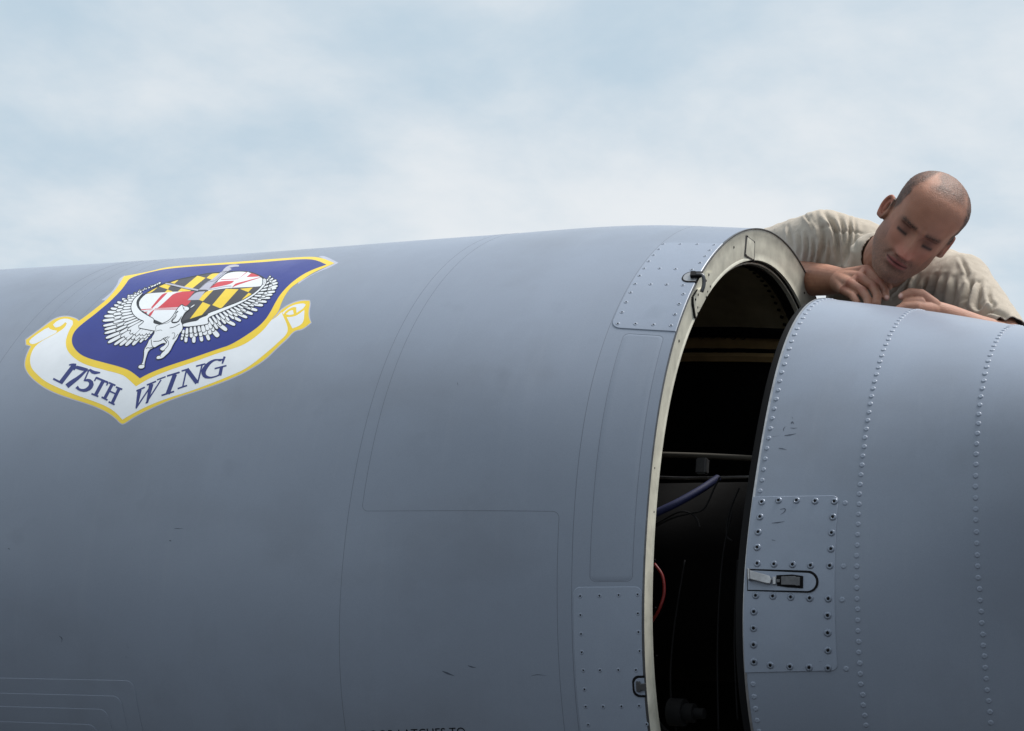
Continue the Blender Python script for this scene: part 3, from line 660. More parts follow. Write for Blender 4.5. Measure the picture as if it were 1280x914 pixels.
paint(gg, P_(cD, (655, 545), (760, 440), (880, 432), (800, 542)), 9)
paint(gg, P_(cD, (790, 412), (900, 312), (960, 290), (1090, 175), (1180, 130), (1219, 150), (1150, 190), (1000, 320), (920, 412)), 10)
line(gg, P_(cD, (370, 330), (470, 350), (620, 385), (790, 418)), [1.2, 2, 2.2, 2], 10, 0)
line(gg, P_(cE, (180, 150), (230, 110), (300, 95), (355, 98)), [2, 3, 3.2, 2], 10)
line(gg, P_(cD, (900, 412), (1000, 398), (1150, 365), (1215, 365)), 1.2, 10)
gg.obj('flag_staff', EM['grey'], ins, kind='stuff')
gl = Bag()
line(gl, P_(cD, (800, 405), (905, 318), (1000, 300), (1150, 170)), .35, 11, 0); line(gl, P_(cD, (400, 350), (620, 400), (780, 430)), .3, 11, 0); line(gl, P_(cD, (940, 410), (1040, 300)), .35, 11, 0)
line(gl, disc+[disc[0]], .45, 11, 1)
gl.obj('roundel_outline', EM['black'], ins, kind='stuff')
# wings: every feather a white blade on a slightly larger black one
wk, wh = Bag(), Bag()
def feather(a, b, wdt, lv):
    a = np.array(a, float); b = np.array(b, float); d = b-a; L_ = np.linalg.norm(d); d /= L_; n = np.array([-d[1], d[0]])
    def blade(g_):
        s_ = np.array([-.0, .25, .6, .85, .96, 1.0]); h_ = np.array([.30, .42, .5, .48, .34, .12])*wdt*.86
        up = [a+d*(L_*s+(g_ if i == 5 else 0))+n*(h+g_) for i, (s, h) in enumerate(zip(s_, h_))]; dn = [a+d*(L_*s+(g_ if i == 5 else 0))-n*(h+g_) for i, (s, h) in enumerate(zip(s_, h_))]
        return up+dn[::-1]
    wk.add(*patch_geo('L', hit('L', densify(blade(.85), 3.5)), LV*lv, .012)); wh.add(*patch_geo('L', hit('L', densify(blade(0.), 3.5)), LV*(lv+.5), .012))
def wing(tips, roots, w_out):
    tips = np.array(tips); roots = np.array(roots)
    def rs(a, n):
        s = np.r_[0, np.cumsum(np.linalg.norm(np.diff(a, axis=0), axis=1))]; u = np.linspace(0, s[-1], n); return np.c_[np.interp(u, s, a[:, 0]), np.interp(u, s, a[:, 1])]
    n = len(tips); w_ = w_out
    outer = tips; rt = np.c_[np.interp(np.linspace(0, 1, n), np.linspace(0, 1, len(roots)), roots[:, 0]), np.interp(np.linspace(0, 1, n), np.linspace(0, 1, len(roots)), roots[:, 1])]
    for i in range(n): feather(rt[i]+(tips[i]-rt[i])*.40, tips[i], w_[i]*.92, 12)
    m_ = int(n*1.15); T2 = rs(tips, m_); R2 = rs(roots, m_)
    for i in range(m_): feather(R2[i]+(T2[i]-R2[i])*.22, R2[i]+(T2[i]-R2[i])*(.62+.05*(i % 2)), .85*np.interp(i/m_, np.linspace(0, 1, n), w_), 13)
    m_ = int(n*1.2); T2 = rs(tips, m_); R2 = rs(roots, m_)
    for i in range(m_): feather(R2[i]-(T2[i]-R2[i])*.02, R2[i]+(T2[i]-R2[i])*(.36+.05*(i % 2)), .8*np.interp(i/m_, np.linspace(0, 1, n), w_), 14)
lt = P_(cF, (740, 125), (640, 160), (570, 185), (500, 210), (440, 240), (365, 275), (300, 312), (245, 347), (210, 382), (170, 420), (135, 460), (98, 510), (80, 560), (85, 620), (100, 660), (100, 705), (115, 760), (140, 812), (212, 836), (275, 842), (340, 845), (420, 838), (505, 808), (560, 780))
lr = P_(cF, (660, 165), (600, 190), (540, 218), (500, 250), (470, 275), (440, 310), (415, 350), (405, 390), (400, 420), (405, 450), (420, 480), (430, 500), (450, 520), (470, 540), (500, 560), (540, 580), (520, 600), (500, 620), (500, 640), (520, 650), (550, 652), (590, 656), (625, 660), (660, 665))
wing(lt, lr, [2.0, 2.0, 2.3, 2.6, 3.4, 3.6, 3.6, 3.6, 3.4, 3.6, 4.0, 4.2, 4.2, 3.8, 3.6, 4.0, 4.4, 4.6, 4.0, 4.4, 4.8, 4.8, 3.6, 3.0])
rt_ = P_(cE, (715, 215), (745, 240), (782, 262), (797, 292), (797, 328), (782, 352), (767, 392), (737, 427), (712, 465), (672, 510), (630, 550), (565, 607), (512, 650), (450, 690), (377, 727), (312, 775), (218, 835))+P_(cG, (762, 468), (655, 508), (572, 522), (480, 538), (388, 532), (340, 505))
rr_ = P_(cE, (672, 270), (665, 295), (655, 315), (640, 338), (622, 360), (592, 390), (565, 415), (540, 435), (500, 465), (460, 490), (400, 525), (340, 550), (290, 575), (230, 600), (170, 625), (80, 660), (20, 690))+P_(cG, (640, 330), (590, 345), (540, 350), (480, 355), (400, 375), (365, 395))
wing(rt_, rr_, [2.2, 2.4, 2.8, 3., 3., 3., 3.2, 3.2, 3.2, 3.6, 4.0, 4.2, 4.2, 4.2, 4.2, 5.0, 6.0, 7.4, 5.2, 5.2, 5.4, 4.6, 3.4])
wk.obj('feather_outlines', EM['black'], ins, kind='stuff'); wh.obj('feathers', EM['white'], ins, kind='stuff')
# wing arms and horse
hb_, hw = Bag(), Bag()
shapes = [P_(cF, (500, 265), (450, 300), (415, 355), (402, 420), (432, 495), (500, 545), (552, 562), (545, 585), (475, 638), (560, 655), (690, 680), (760, 650), (745, 612), (668, 596), (655, 580), (666, 545), (600, 510), (510, 455), (468, 400), (462, 340), (495, 290), (545, 235)),
          P_(cE, (632, 245), (662, 250), (668, 290), (640, 335), (560, 412), (460, 482), (340, 545), (200, 605), (80, 655), (0, 690))+P_(cG, (640, 290), (650, 320), (560, 338), (370, 360), (345, 330), (430, 305), (525, 290), (545, 262), (640, 228))+P_(cE, (0, 645), (150, 592), (380, 505), (500, 438), (598, 358), (636, 300)),
          P_(cG, (325, 122), (345, 104), (367, 126), (415, 130), (430, 155), (400, 175), (380, 190), (345, 245), (325, 290), (352, 340), (350, 392), (308, 440), (290, 490), (252, 540), (205, 640), (150, 690), (122, 715), (65, 728), (52, 712), (70, 690), (98, 688), (118, 655), (160, 622), (130, 630), (98, 620), (97, 600), (150, 570), (165, 545), (130, 540), (85, 560), (20, 600), (-20, 560), (0, 480), (40, 420), (20, 340), (110, 330), (200, 290), (255, 225), (295, 150)),
          P_(cB, (300, 30), (275, 95), (245, 140), (245, 205), (228, 285), (190, 302), (186, 322), (215, 332), (248, 318), (244, 290), (263, 215), (288, 145), (340, 118), (352, 70), (360, 30)),
          P_(cG, (440, 135), (488, 100), (490, 112), (446, 142))]
for i, q in enumerate(shapes):
    q = smooth_poly(q, it=1); hb_.add(*patch_geo('L', hit('L', densify(grow(q, 1.0 if i < 4 else .2), 2.5)), LV*16, .014)); hw.add(*patch_geo('L', hit('L', densify(q, 2.5)), LV*17, .014))
hb_.obj('horse_outline', EM['black'], ins, kind='stuff'); hw.obj('winged_horse', EM['white'], ins, kind='stuff')
hl = Bag()
for q, w_ in ((P_(cG, (300, 180), (272, 205), (282, 235), (225, 295), (240, 312), (300, 305), (328, 262), (340, 235)), [1.6, 1.2, 1., 1.6, 2., 1.6, 1., .5]), (P_(cG, (350, 110), (362, 150), (372, 168), (400, 172)), .5), (P_(cG, (205, 372), (260, 360), (320, 325)), .8), (P_(cG, (18, 525), (100, 520), (128, 492), (190, 470)), .9),
              (P_(cG, (60, 402), (112, 392), (118, 405)), .5), (P_(cG, (230, 430), (265, 425), (262, 470), (232, 505), (262, 490), (300, 440)), .6), (P_(cG, (130, 490), (170, 530), (165, 545)), 1.4), (P_(cG, (150, 485), (190, 520), (195, 555), (175, 590), (120, 645)), .7), (P_(cG, (180, 495), (205, 470)), .6), (P_(cB, (262, 130), (285, 120), (300, 128), (338, 112)), .9), (P_(cB, (315, 40), (318, 90), (330, 110)), .8), (P_(cB, (205, 292), (240, 290)), .7),
              (P_(cB, (375, 200), (400, 195), (412, 210)), .7), (P_(cF, (690, 690), (680, 620), (750, 605), (850, 580), (905, 500)), .5), (P_(cG, (365, 140), (372, 150)), .9), (P_(cE, (650, 255), (655, 285), (630, 320)), .4)):
    line(hl, q, w_, 18)
hl.obj('horse_drawing_lines', EM['black'], ins, kind='stuff')
# lettering
def T(bag, f, pts, w_, s=1, sm=1): line(bag, P_(f, *pts), np.asarray(w_)*s*1.22, 7, sm)
def letters(f, k, strokes, counts):
    i = 0
    for c in counts:
        b_ = Bag()
        for pts, w_ in strokes[i:i+c]: T(b_, f, pts, w_, k)
        b_.obj('letter', EM['navy'], ins, kind='stuff'); i += c
a_ = 1/6.093
letters(cA, a_, (([(412, 468), (310, 602)], 26), ([(374, 466), (400, 462), (428, 468)], [8, 14, 20]), ([(254, 570), (326, 607)], 12), ([(428, 482), (470, 494), (518, 504)], [20, 24, 16]), ([(432, 478), (410, 505)], 9), ([(512, 500), (450, 560), (398, 596), (358, 628)], [12, 20, 28, 30]),
                ([(530, 500), (560, 525), (612, 524)], [12, 24, 8]), ([(528, 500), (490, 588)], 9), ([(488, 585), (525, 580), (548, 605), (535, 640), (495, 662), (452, 655), (432, 632)], [8, 20, 30, 28, 20, 14, 22]),
                ([(580, 562), (672, 600)], 13), ([(638, 582), (578, 692)], 22), ([(545, 684), (598, 706)], 11), ([(583, 560), (568, 588)], 9), ([(672, 598), (660, 622)], 9),
                ([(704, 612), (645, 722)], 20), ([(678, 600), (728, 622)], 11), ([(622, 710), (668, 734)], 11), ([(758, 642), (702, 758)], 20), ([(732, 634), (780, 652)], 11), ([(676, 746), (722, 768)], 11), ([(682, 664), (738, 690)], 10)), (3, 3, 4, 5, 7))
b8 = 1/8.
letters(cB, b8, (([(165, 552), (250, 514)], 12), ([(198, 538), (165, 722)], [34, 14]), ([(160, 726), (312, 498)], 11), ([(270, 492), (362, 455)], 12), ([(315, 480), (272, 672)], [36, 16]), ([(260, 676), (412, 440)], 11), ([(372, 440), (458, 408)], 10),
                ([(472, 402), (598, 364)], 13), ([(552, 384), (478, 580)], 34), ([(416, 596), (542, 556)], 13), ([(618, 352), (690, 330)], 12), ([(664, 350), (628, 512)], 12), ([(578, 528), (672, 496)], 12), ([(668, 332), (772, 472)], 34), ([(822, 292), (778, 474)], 12), ([(762, 304), (856, 280)], 12),
                ([(1012, 248), (960, 236), (905, 262), (855, 315), (832, 365), (850, 408), (900, 420), (955, 408), (1002, 388)], [14, 12, 22, 36, 38, 30, 14, 10, 12]), ([(1018, 308), (1000, 396)], 26), ([(948, 328), (1066, 298)], 12), ([(1048, 208), (1024, 278)], [18, 12]), ([(985, 240), (1038, 238)], 14)), (7, 3, 6, 5))
# ------------------------------------------------------------------ rear nacelle section
tail = thing('rear_nacelle', 'grey riveted rear nacelle section the man leans over, right of the open gap', 'engine cowling')
XE2, XE3 = .22485*S, .45341*S
XEND = 1.45*S
def rx(a, b, st=.03): return np.linspace(a, b, max(3, int((b-a)/st)+1))
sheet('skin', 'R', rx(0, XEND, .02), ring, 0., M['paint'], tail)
def rloft(name, prof, material):
    V = []
    for dx, wr in prof: V.append(_surf('R', np.zeros(len(rim_ts)), rim_ts, wr)+np.array([dx, 0, 0]))
    o = new_obj(name, np.concatenate(V), grid_faces(len(prof), len(rim_ts)), material, tail); sharp(o, 30); return o
rloft('front_edge', [(.004, -.0001), (-.0006, -.0002), (-.0006, .0028), (.01, .003)], M['steel'])
rloft('rubber_seal', [(.006, .002), (-.008, .0025), (-.017, .006), (-.018, .012), (-.006, .020), (.02, .022)], M['black'])
sheet('lining', 'R', rx(.01, XEND, .06), ring, -.010, M['soot'], tail)
# plate with latch
pp = hit('R', [(942.6, 619), (1045, 622), (1050, 650), (1044, 715), (1043, 838), (1031.7, 842.7), (935, 837), (930, 760)])
xpr = float((pp[2, 0]+pp[3, 0]+pp[4, 0])/3); tpt2 = float((pp[0, 1]+pp[1, 1])/2); tpb2 = float((pp[5, 1]+pp[6, 1])/2)
rp = plate('access_plate', 'R', rrect(.0008, xpr, tpb2, tpt2, .012, corners=(0, 1, 1, 0)), .0, .0018, M['paint2'], tail); rp['label'] = 'riveted plate carrying the draw latch'
z5 = [(136,176),(190,171),(248,171),(308,173),(370,174),(130,224),(365,224),(124,273),(361,275),(121,322),(359,327),(121,374),(175,376),(235,377),(293,380),(355,381),(116,477),(171,479),(229,482),(290,485),(350,487),(110,529),(348,541),(109,582),(348,597),(109,635),(349,653),(110,690),(163,701),(226,705),(288,708),(349,710)]
for x, t in hit('R', [(900+a/2.582, 560+b/2.582) for a, b in z5]): put('screw', me_head, 'R', x, t, .0018, rp)
for x, t in hit('R', [(900+a/2.582, 560+b/2.582) for a, b in [(404,178),(399,382),(394,490),(407,713)]]): put('rivet', me_rivet, 'R', x, t, 0., tail)
# rivet rows: each row runs round the section at an even pitch
def row(x0, t0, lo, hi, pitch, skip=None, off=0.):
    for sgn in (1, -1):
        t = t0 if sgn == 1 else t0-.0001; first = sgn == 1
        while lo < t < hi:
            if first or sgn == 1 or t < t0-.002:
                if not (skip and skip[0] < t < skip[1]): put('rivet', me_rivet, 'R', x0+rng.normal(0, .0004), t+rng.normal(0, .0006), off, tail)
            first = False
            h = 1e-3; a_, b_ = _surf('R', np.array([x0, x0]), np.array([t, t+h])); t += sgn*pitch/(np.linalg.norm(b_-a_)/h)
e_ = hit('R', [(982.8, 454.7), (971, 492), (965.8, 514), (958, 562), (952.6, 600)]); xe = float(e_[:, 0].mean())
def pitch_of(ps):
    u = hit('R', ps); P = surf('R', u[:, 0], u[:, 1]); return float(np.linalg.norm(np.diff(P, axis=0), axis=1).mean())
p1_ = pitch_of([(958, 561.9+(-1)), (956.5, 574.3), (954.2, 587.5), (952.2, 600.3), (950.7, 613.8)])
row(xe, float(hit('R', [(952.2, 600.3)])[0][1]), -.95, 2.1, p1_, skip=(tpb2-.01, tpt2+.006))
p2_ = pitch_of([(1079.7, 570), (1078.2, 582), (1077.4, 593.7), (1075.8, 605.7), (1075, 618)])
row(XE2, float(hit('R', [(1075, 618)])[0][1]), -.95, 2.1, p2_)
p3_ = pitch_of([(1220.6, 567.8), (1220.6, 581.7), (1220.2, 594.9), (1219.5, 608.5), (1220, 622.4), (1220, 636.7)])
row(XE3, float(hit('R', [(1220, 608.5)])[0][1]), -.95, 2.1, p3_)
# draw latch
Ml = frame_at('R', *hit('R', [(980, 726)])[0], .0018, 0.); Mi = Ml.inverted()
def loc(pts, f=lambda p: (920+p[0]/9.85, 690+p[1]/9.85)):
    u = hit('R', [f(p) for p in pts]); P = surf('R', u[:, 0], u[:, 1], .0018); return [((Mi @ Vector(p)).x, (Mi @ Vector(p)).y) for p in P]
def U(x0, yt0, yb0, x1, yt1, yb1, r): # U shape in zoom pixels, round on the right
    o = [(x0, yt0)]; c = (yt1+yb1)/2; hh = (yb1-yt1)/2
    for q in np.linspace(-math.pi/2, math.pi/2, 13): o.append((x1-r+r*math.cos(q), c+hh*math.sin(q)))
    return o+[(x0, yb0)]
latch = local_prism('latch_pocket', loc(U(140, 212, 482, 1020, 232, 504, 130)), -.003, .0007, M['black'], rp, Ml)
local_prism('pocket_floor', loc(U(150, 230, 468, 990, 262, 484, 110)), -.003, .0013, M['paint2'], rp, Ml)
local_prism('latch_frame', loc([(505, 292), (700, 282), (832, 300), (832, 452), (640, 440), (512, 420)]), .0013, .0030, M['black'], rp, Ml)
local_prism('latch_lever', loc([(572, 312), (740, 306), (752, 318), (800, 318), (800, 425), (752, 425), (740, 418), (572, 414)]), .003, .0085, M['dsteel'], rp, Ml, .0008)
local_prism('latch_pin', loc([(512, 345), (552, 345), (552, 385), (512, 385)]), .0013, .0075, M['dsteel'], rp, Ml, .0008)
local_prism('latch_clip', loc([(462, 312), (500, 312), (500, 405), (462, 405)]), .0013, .006, M['steel'], rp, Ml, .0006)
hk_ = loc([(190, 240), (430, 306), (455, 350), (440, 402), (405, 402), (190, 345)])
local_prism('latch_hook', hk_, .004, .012, M['steel'], rp, Ml, .0010)
local_prism('latch_hook', loc([(170, 215), (190, 232), (192, 350), (172, 362)]), -.002, .015, M['steel'], rp, Ml, .0006)
# scuffs rubbed into the paint
scf = mat('dark_scuff', s2l((72, 80, 94)), .6)
def scuff(pts, w_):
    b = Bag(); p = smooth_poly(np.asarray(pts, float), False, 2); ww = np.interp(np.linspace(0, 1, len(p)), [0, .3, .7, 1], [.3*w_, w_, .7*w_, .15*w_]); u = hit('R', stroke_poly(p, ww)); inp = u[:, 0] < xpr and tpb2 < u[:, 1] < tpt2 if False else (u[0, 0] < xpr and tpb2 < u[0, 1] < tpt2)
    b.add(*patch_geo('R', u, .0021 if inp else .0003, .02)); b.obj('scuff', scf, tail, 'R')
ZS = lambda a, b: (930+a/3.657, 360+b/3.657)
for pts, w_ in (([ZS(215, 620), ZS(222, 612), ZS(228, 622)], 2.6), ([ZS(185, 675), ZS(212, 672), ZS(238, 666)], 1.8), ([ZS(158, 733), ZS(175, 735), ZS(195, 740)], 1.6), ([ZS(212, 640), ZS(228, 642), ZS(245, 640)], .9), ([ZS(182, 655), ZS(180, 645), ZS(190, 633)], 1.0), ([ZS(130, 680), ZS(160, 676)], .8), ([ZS(220, 590), ZS(224, 600)], 1.6)): scuff(pts, w_)
ZT = lambda a, b: (900+a/2.582, 560+b/2.582)
for pts, w_ in (([ZT(195, 200), ZT(212, 196), ZT(212, 206), ZT(196, 217)], 1.6), ([ZT(168, 244), ZT(190, 242), ZT(210, 238)], 1.6), ([ZT(168, 298), ZT(180, 300)], 2.6), ([ZT(320, 688), ZT(330, 690)], 1.)): scuff(pts, w_)
# ------------------------------------------------------------------ engine inside
eng = thing('jet_engine', 'dark jet engine core and pipework seen inside the open cowling gap', 'jet engine')
def wat(px, py, Y):
    d = FW+RI*(px-640)/FOC-UP*(py-457)/FOC; return CAM+d*((Y-CAM[1])/d[1])
CORE = .23
def cyl(name, x0, x1, r0, r1, material, parent, seg=64, capa=True):
    th = np.linspace(0, 2*math.pi, seg+1)[:-1]; V = []; 
    for x, r in ((x0, r0), (x1, r1)): V += [(x, -r*math.cos(q)+.02, r*math.sin(q)-.06) for q in th]
    F = [(k, (k+1) % seg, seg+(k+1) % seg, seg+k) for k in range(seg)]+[tuple(range(seg)), tuple(range(2*seg-1, seg-1, -1))]
    o = new_obj(name, V, F, material, parent); sharp(o); return o
blk = mat('near_black_casing', (.003, .003, .0034), .85, spec=.1, var=.4, vscale=10)  # near-black base colour for the whole core
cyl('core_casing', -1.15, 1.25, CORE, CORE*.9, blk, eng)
def hoop(x, R, r):
    q = np.linspace(-1.3, .55, 40); V, F = tube(np.stack([0*q+x, -R*np.cos(q)+.02, R*np.sin(q)-.06], 1), r, 8); return new_obj('hoop', V, F, M['soot'], eng)
for x, R, r in ((-.50, .42, .012), (-.30, .45, .009), (-.12, .46, .010), (-.165, .36, .014)): hoop(x, R, r)
def pipe(name, pts, r, material, n=26, seg=10):
    V, F = tube(spline(pts, n), r, seg); return new_obj(name, V, F, material, eng)
bl = mat('blue_hose', (.002, .006, .05), .7); rd = mat('red_hose', (.16, .006, .005), .5)
pipe('hose', [wat(812, 645, -.42), wat(846, 629, -.40), wat(876, 612, -.36), wat(897, 598, -.30)], .008, bl)['label'] = 'blue hose'
pipe('hose', [wat(818, 705, -.46), wat(828, 720, -.46), wat(830, 742, -.46), wat(823, 764, -.46), wat(814, 778, -.44)], .0030, rd)['label'] = 'red hose'
pipe('pipe', [wat(810, 568, -.25), wat(880, 570, -.25), wat(960, 574, -.25)], .006, mat('dull_brown_rod', (.05, .044, .034), .8))
pipe('pipe', [wat(810, 596, -.25), wat(860, 598, -.25), wat(950, 596, -.25)], .0035, M['dsteel'])
for a in ([(812, 662), (840, 648), (862, 642), (880, 636), (892, 612), (900, 596)], [(915, 676), (908, 668), (912, 640), (924, 610)], [(820, 655), (850, 640), (868, 645), (875, 660)], [(898, 914), (897, 800), (903, 700), (915, 640)], [(845, 914), (838, 860), (842, 790), (856, 700)], [(922, 900), (918, 800), (922, 700)]):
    pipe('cable', [wat(x, y, -.40) for x, y in a], .0018, M['black'])
bx = wat(878, 583, -.28); bm = bmesh.new(); bmesh.ops.create_cube(bm, size=1, matrix=Matrix.Translation(Vector(bx)) @ Matrix.Diagonal((.024, .02, .034, 1))); bmesh.ops.bevel(bm, geom=list(bm.edges), offset=.003, segments=2, affect='EDGES'); bm_obj('clamp_bracket', bm, M['dsteel'], eng)
for k, (r, l, y) in enumerate(((.026, .03, 890), (.018, .05, 890), (.010, .07, 890))):
    c0 = wat(838, y, -.44)
    V, F = tube([c0+np.array([.0, 0, 0]), c0+np.array([l*.5, 0, 0]), c0+np.array([l, 0, 0])], r, 20); sharp(new_obj('pipe_fitting', V, F, M['soot'], eng))
for t in np.linspace(-.5, .95, 26):
    x0 = -.165; p = np.array([x0, -0.36*math.cos(t)+.02, 0.36*math.sin(t)-.06]); o = bpy.data.objects.new('bolt', me_dot); COL.objects.link(o); o.parent = eng; o.matrix_local = Matrix.Translation(Vector(p)) @ Matrix.Rotation(math.pi/2, 4, 'Y') @ Matrix.Scale(1.2, 4)
def scuff_front(pts, w_):
    b = Bag(); p = smooth_poly(np.asarray(pts, float), False, 2); ww = np.interp(np.linspace(0, 1, len(p)), [0, .3, .7, 1], [.3*w_, w_, .7*w_, .15*w_]); b.add(*patch_geo('L', hit('L', stroke_poly(p, ww)), .0003, .02)); b.obj('scuff', scf, cowl)
for pts, w_ in (([(218, 661), (222, 660.6), (229, 660.8)], .8), ([(211.5, 676), (213, 676), (214.5, 676.4)], 1.6), ([(10, 686), (11.5, 686), (12.5, 687)], 1.4), ([(553, 839), (560, 842), (568, 845)], 2.6), ([(585, 832), (590, 834), (595, 834.5)], 1.8), ([(571.5, 478), (572.3, 480), (572.6, 483)], .7), ([(74, 795), (78, 798), (77, 803)], 1.2), ([(768, 532), (778, 531.5), (786, 534)], 2.2), ([(664, 845), (672, 843), (684, 845)], .9)): scuff_front(pts, w_)
# ------------------------------------------------------------------ the man
def pw(px, py, z): return CAM+(FW+RI*(px-640)/FOC-UP*(py-457)/FOC)*z
def cap_mesh(bm, a, b, ra, rb, seg=24, rings=6):
    """tapered capsule between a and b"""
    a = Vector(a); b = Vector(b); d = (b-a); L_ = d.length; d.normalize(); u = d.orthogonal().normalized(); v = d.cross(u); rows = []
    prof = [(-ra*math.cos(q), ra*math.sin(q), 0) for q in np.linspace(0.02, math.pi/2, rings)]+[(L_+rb*math.sin(q), rb*math.cos(q), 1) for q in np.linspace(0, math.pi/2-.02, rings)]
    for (s, r, _) in prof: rows.append([bm.verts.new(a+d*s+(u*math.cos(2*math.pi*k/seg)+v*math.sin(2*math.pi*k/seg))*r) for k in range(seg)])
    for p, q in zip(rows[:-1], rows[1:]):
        for k in range(seg): bm.faces.new((p[k], p[(k+1) % seg], q[(k+1) % seg], q[k]))
    bm.faces.new(rows[0][::-1]); bm.faces.new(rows[-1])
def chain(bm, pts, radii, n=0):
    for i in range(len(pts)-1): cap_mesh(bm, pts[i], pts[i+1], radii[i], radii[i+1])
def ell(bm, c, ax, r, seg=32):
    """ellipsoid with axes ax (3 vectors) and radii r"""
    g = bmesh.ops.create_uvsphere(bm, u_segments=seg, v_segments=seg//2, radius=1)
    m_ = Matrix.Identity(4)
    for i in range(3):
        for j in range(3): m_[i][j] = ax[j][i]*r[j]
        m_[i][3] = c[i]
    bmesh.ops.transform(bm, matrix=m_, verts=g['verts'])
def remesh(bm, voxel, smooth=0, factor=.5):
    me = bpy.data.meshes.new('tmp'); bm.to_mesh(me); bm.free(); o = bpy.data.objects.new('tmp', me); COL.objects.link(o)
    r = o.modifiers.new('r', 'REMESH'); r.mode = 'VOXEL'; r.voxel_size = voxel; r.use_smooth_shade = True
    if smooth: s = o.modifiers.new('s', 'SMOOTH'); s.iterations = smooth; s.factor = factor
    dg = bpy.context.evaluated_depsgraph_get(); dg.update(); m2 = bpy.data.meshes.new_from_object(o.evaluated_get(dg)); bpy.data.objects.remove(o); return m2
def unit(v): return v/np.linalg.norm(v)
# --- head frame
HC = pw(1149.6, 282, 3.60)
toward = unit(CAM-HC)
upi = unit(.59*RI+.81*UP); upi = unit(upi-toward*(upi@toward)); lat = np.cross(upi, toward)   # lat: image lower-right... resolved below
if lat@(RI) < 0: lat = -lat
yaw_, pit_ = R_(7), R_(18)
fwd = unit(toward*math.cos(yaw_)+lat*math.sin(yaw_)); Yh = unit(fwd*math.cos(pit_)-upi*math.sin(pit_)); Zh = unit(upi-Yh*(upi@Yh)); Xh = np.cross(Yh, Zh)
HS = 1.02
HM = np.stack([Xh, Yh, Zh], 1)*HS
def hw(p): return np.asarray(p, float)@HM.T+HC
def hl_(P): return (np.asarray(P)-HC)@HM/HS**2
pz = np.array([-.128, -.124, -.112, -.092, -.070, -.045, -.020, 0, .020, .045, .070, .090, .106, .117, .122])
pwid = np.array([.001, .024, .042, .0555, .0625, .067, .0705, .0725, .0755, .0785, .0775, .070, .056, .036, .001])
pfr = np.array([.060, .078, .087, .086, .0845, .086, .085, .084, .090, .0935, .0885, .077, .059, .036, .0])
pbk = np.array([.050, .020, -.010, -.045, -.066, -.080, -.090, -.096, -.101, -.104, -.102, -.092, -.074, -.050, -.0])
def sm_interp(z, xs, ys):
    # monotone-ish cubic through the profile
    i = np.clip(np.searchsorted(xs, z, side='right')-1, 0, len(xs)-2); h = np.diff(xs); s = np.diff(ys)/h; d = np.empty_like(ys); d[1:-1] = (s[:-1]*h[1:]+s[1:]*h[:-1])/(h[1:]+h[:-1]); d[0] = s[0]; d[-1] = s[-1]
    sg = np.r_[True, np.sign(s[:-1]) == np.sign(s[1:]), True]; d = np.where(sg, d, d*.2); t = (z-xs[i])/h[i]; H = h[i]
    return (2*t**3-3*t*t+1)*ys[i]+(t**3-2*t*t+t)*H*d[i]+(3*t*t-2*t**3)*ys[i+1]+(t**3-t*t)*H*d[i+1]
nz_, na_ = 170, 240
uu = np.linspace(0, math.pi, nz_); zz_ = -.003-.125*np.cos(uu); zz_ = np.clip(zz_, -.1279, .1219)
A_ = np.linspace(0, 2*math.pi, na_+1)[:-1]
ww = sm_interp(zz_, pz, pwid)[:, None]; ff = sm_interp(zz_, pz, pfr)[:, None]; bk = sm_interp(zz_, pz, pbk)[:, None]
cy_ = (ff+bk)/2; dy_ = (ff-bk)/2
ca, sa = np.cos(A_)[None], np.sin(A_)[None]
tp = zz_[:, None] > .058; qq = np.sqrt(np.clip(1-((zz_[:, None]-.058)/.0645)**2, 1e-5, 1)); ww = np.where(tp, .0785*qq, ww); cy_ = np.where(tp, -.0055-.010*(1-qq), cy_); dy_ = np.where(tp, .0975*qq, dy_)
n_e = np.interp(zz_, [-.12, -.06, 0, .05, .12], [2.0, 2.15, 2.3, 2.12, 2.0])[:, None]
sx = np.sign(ca)*np.abs(ca)**(2/n_e); sy = np.sign(sa)*np.abs(sa)**(2/n_e)
taper = 1-.16*np.clip(sy, 0, 1)*np.interp(zz_, [-.12, -.05, .0, .06], [1, .8, .35, 0])[:, None]
X_ = ww*sx*taper; Y_ = cy_+dy_*sy; Z_ = zz_[:, None]+0*X_
g2 = lambda dx, dz, sx_, sz_: np.exp(-.5*(dx/sx_)**2-.5*(dz/sz_)**2)
ax_ = np.abs(X_); fm = np.clip(sy*1.6, 0, 1)      # front mask
D_ = np.zeros_like(X_)
# nose: bridge, tip, wings, underside
zt = Z_
ridge = np.interp(zt, [-.060, -.0525, -.048, -.042, -.030, -.012, .004, .016, .03], [0, .002, .022, .0305, .0250, .0160, .0078, .0035, 0])
rw = np.interp(zt, [-.055, -.045, -.03, 0, .02], [.0115, .0105, .0075, .0056, .009])
D_ += ridge*np.exp(-.5*(ax_/rw)**2*(1+.0*ax_))
D_ += .0095*g2(ax_-.0135, zt+.0445, .0052, .0055)
D_ -= .0055*g2(ax_-.0075, zt+.0525, .0035, .0028)
D_ += .0040*g2(ax_, zt+.006, .022, .022)
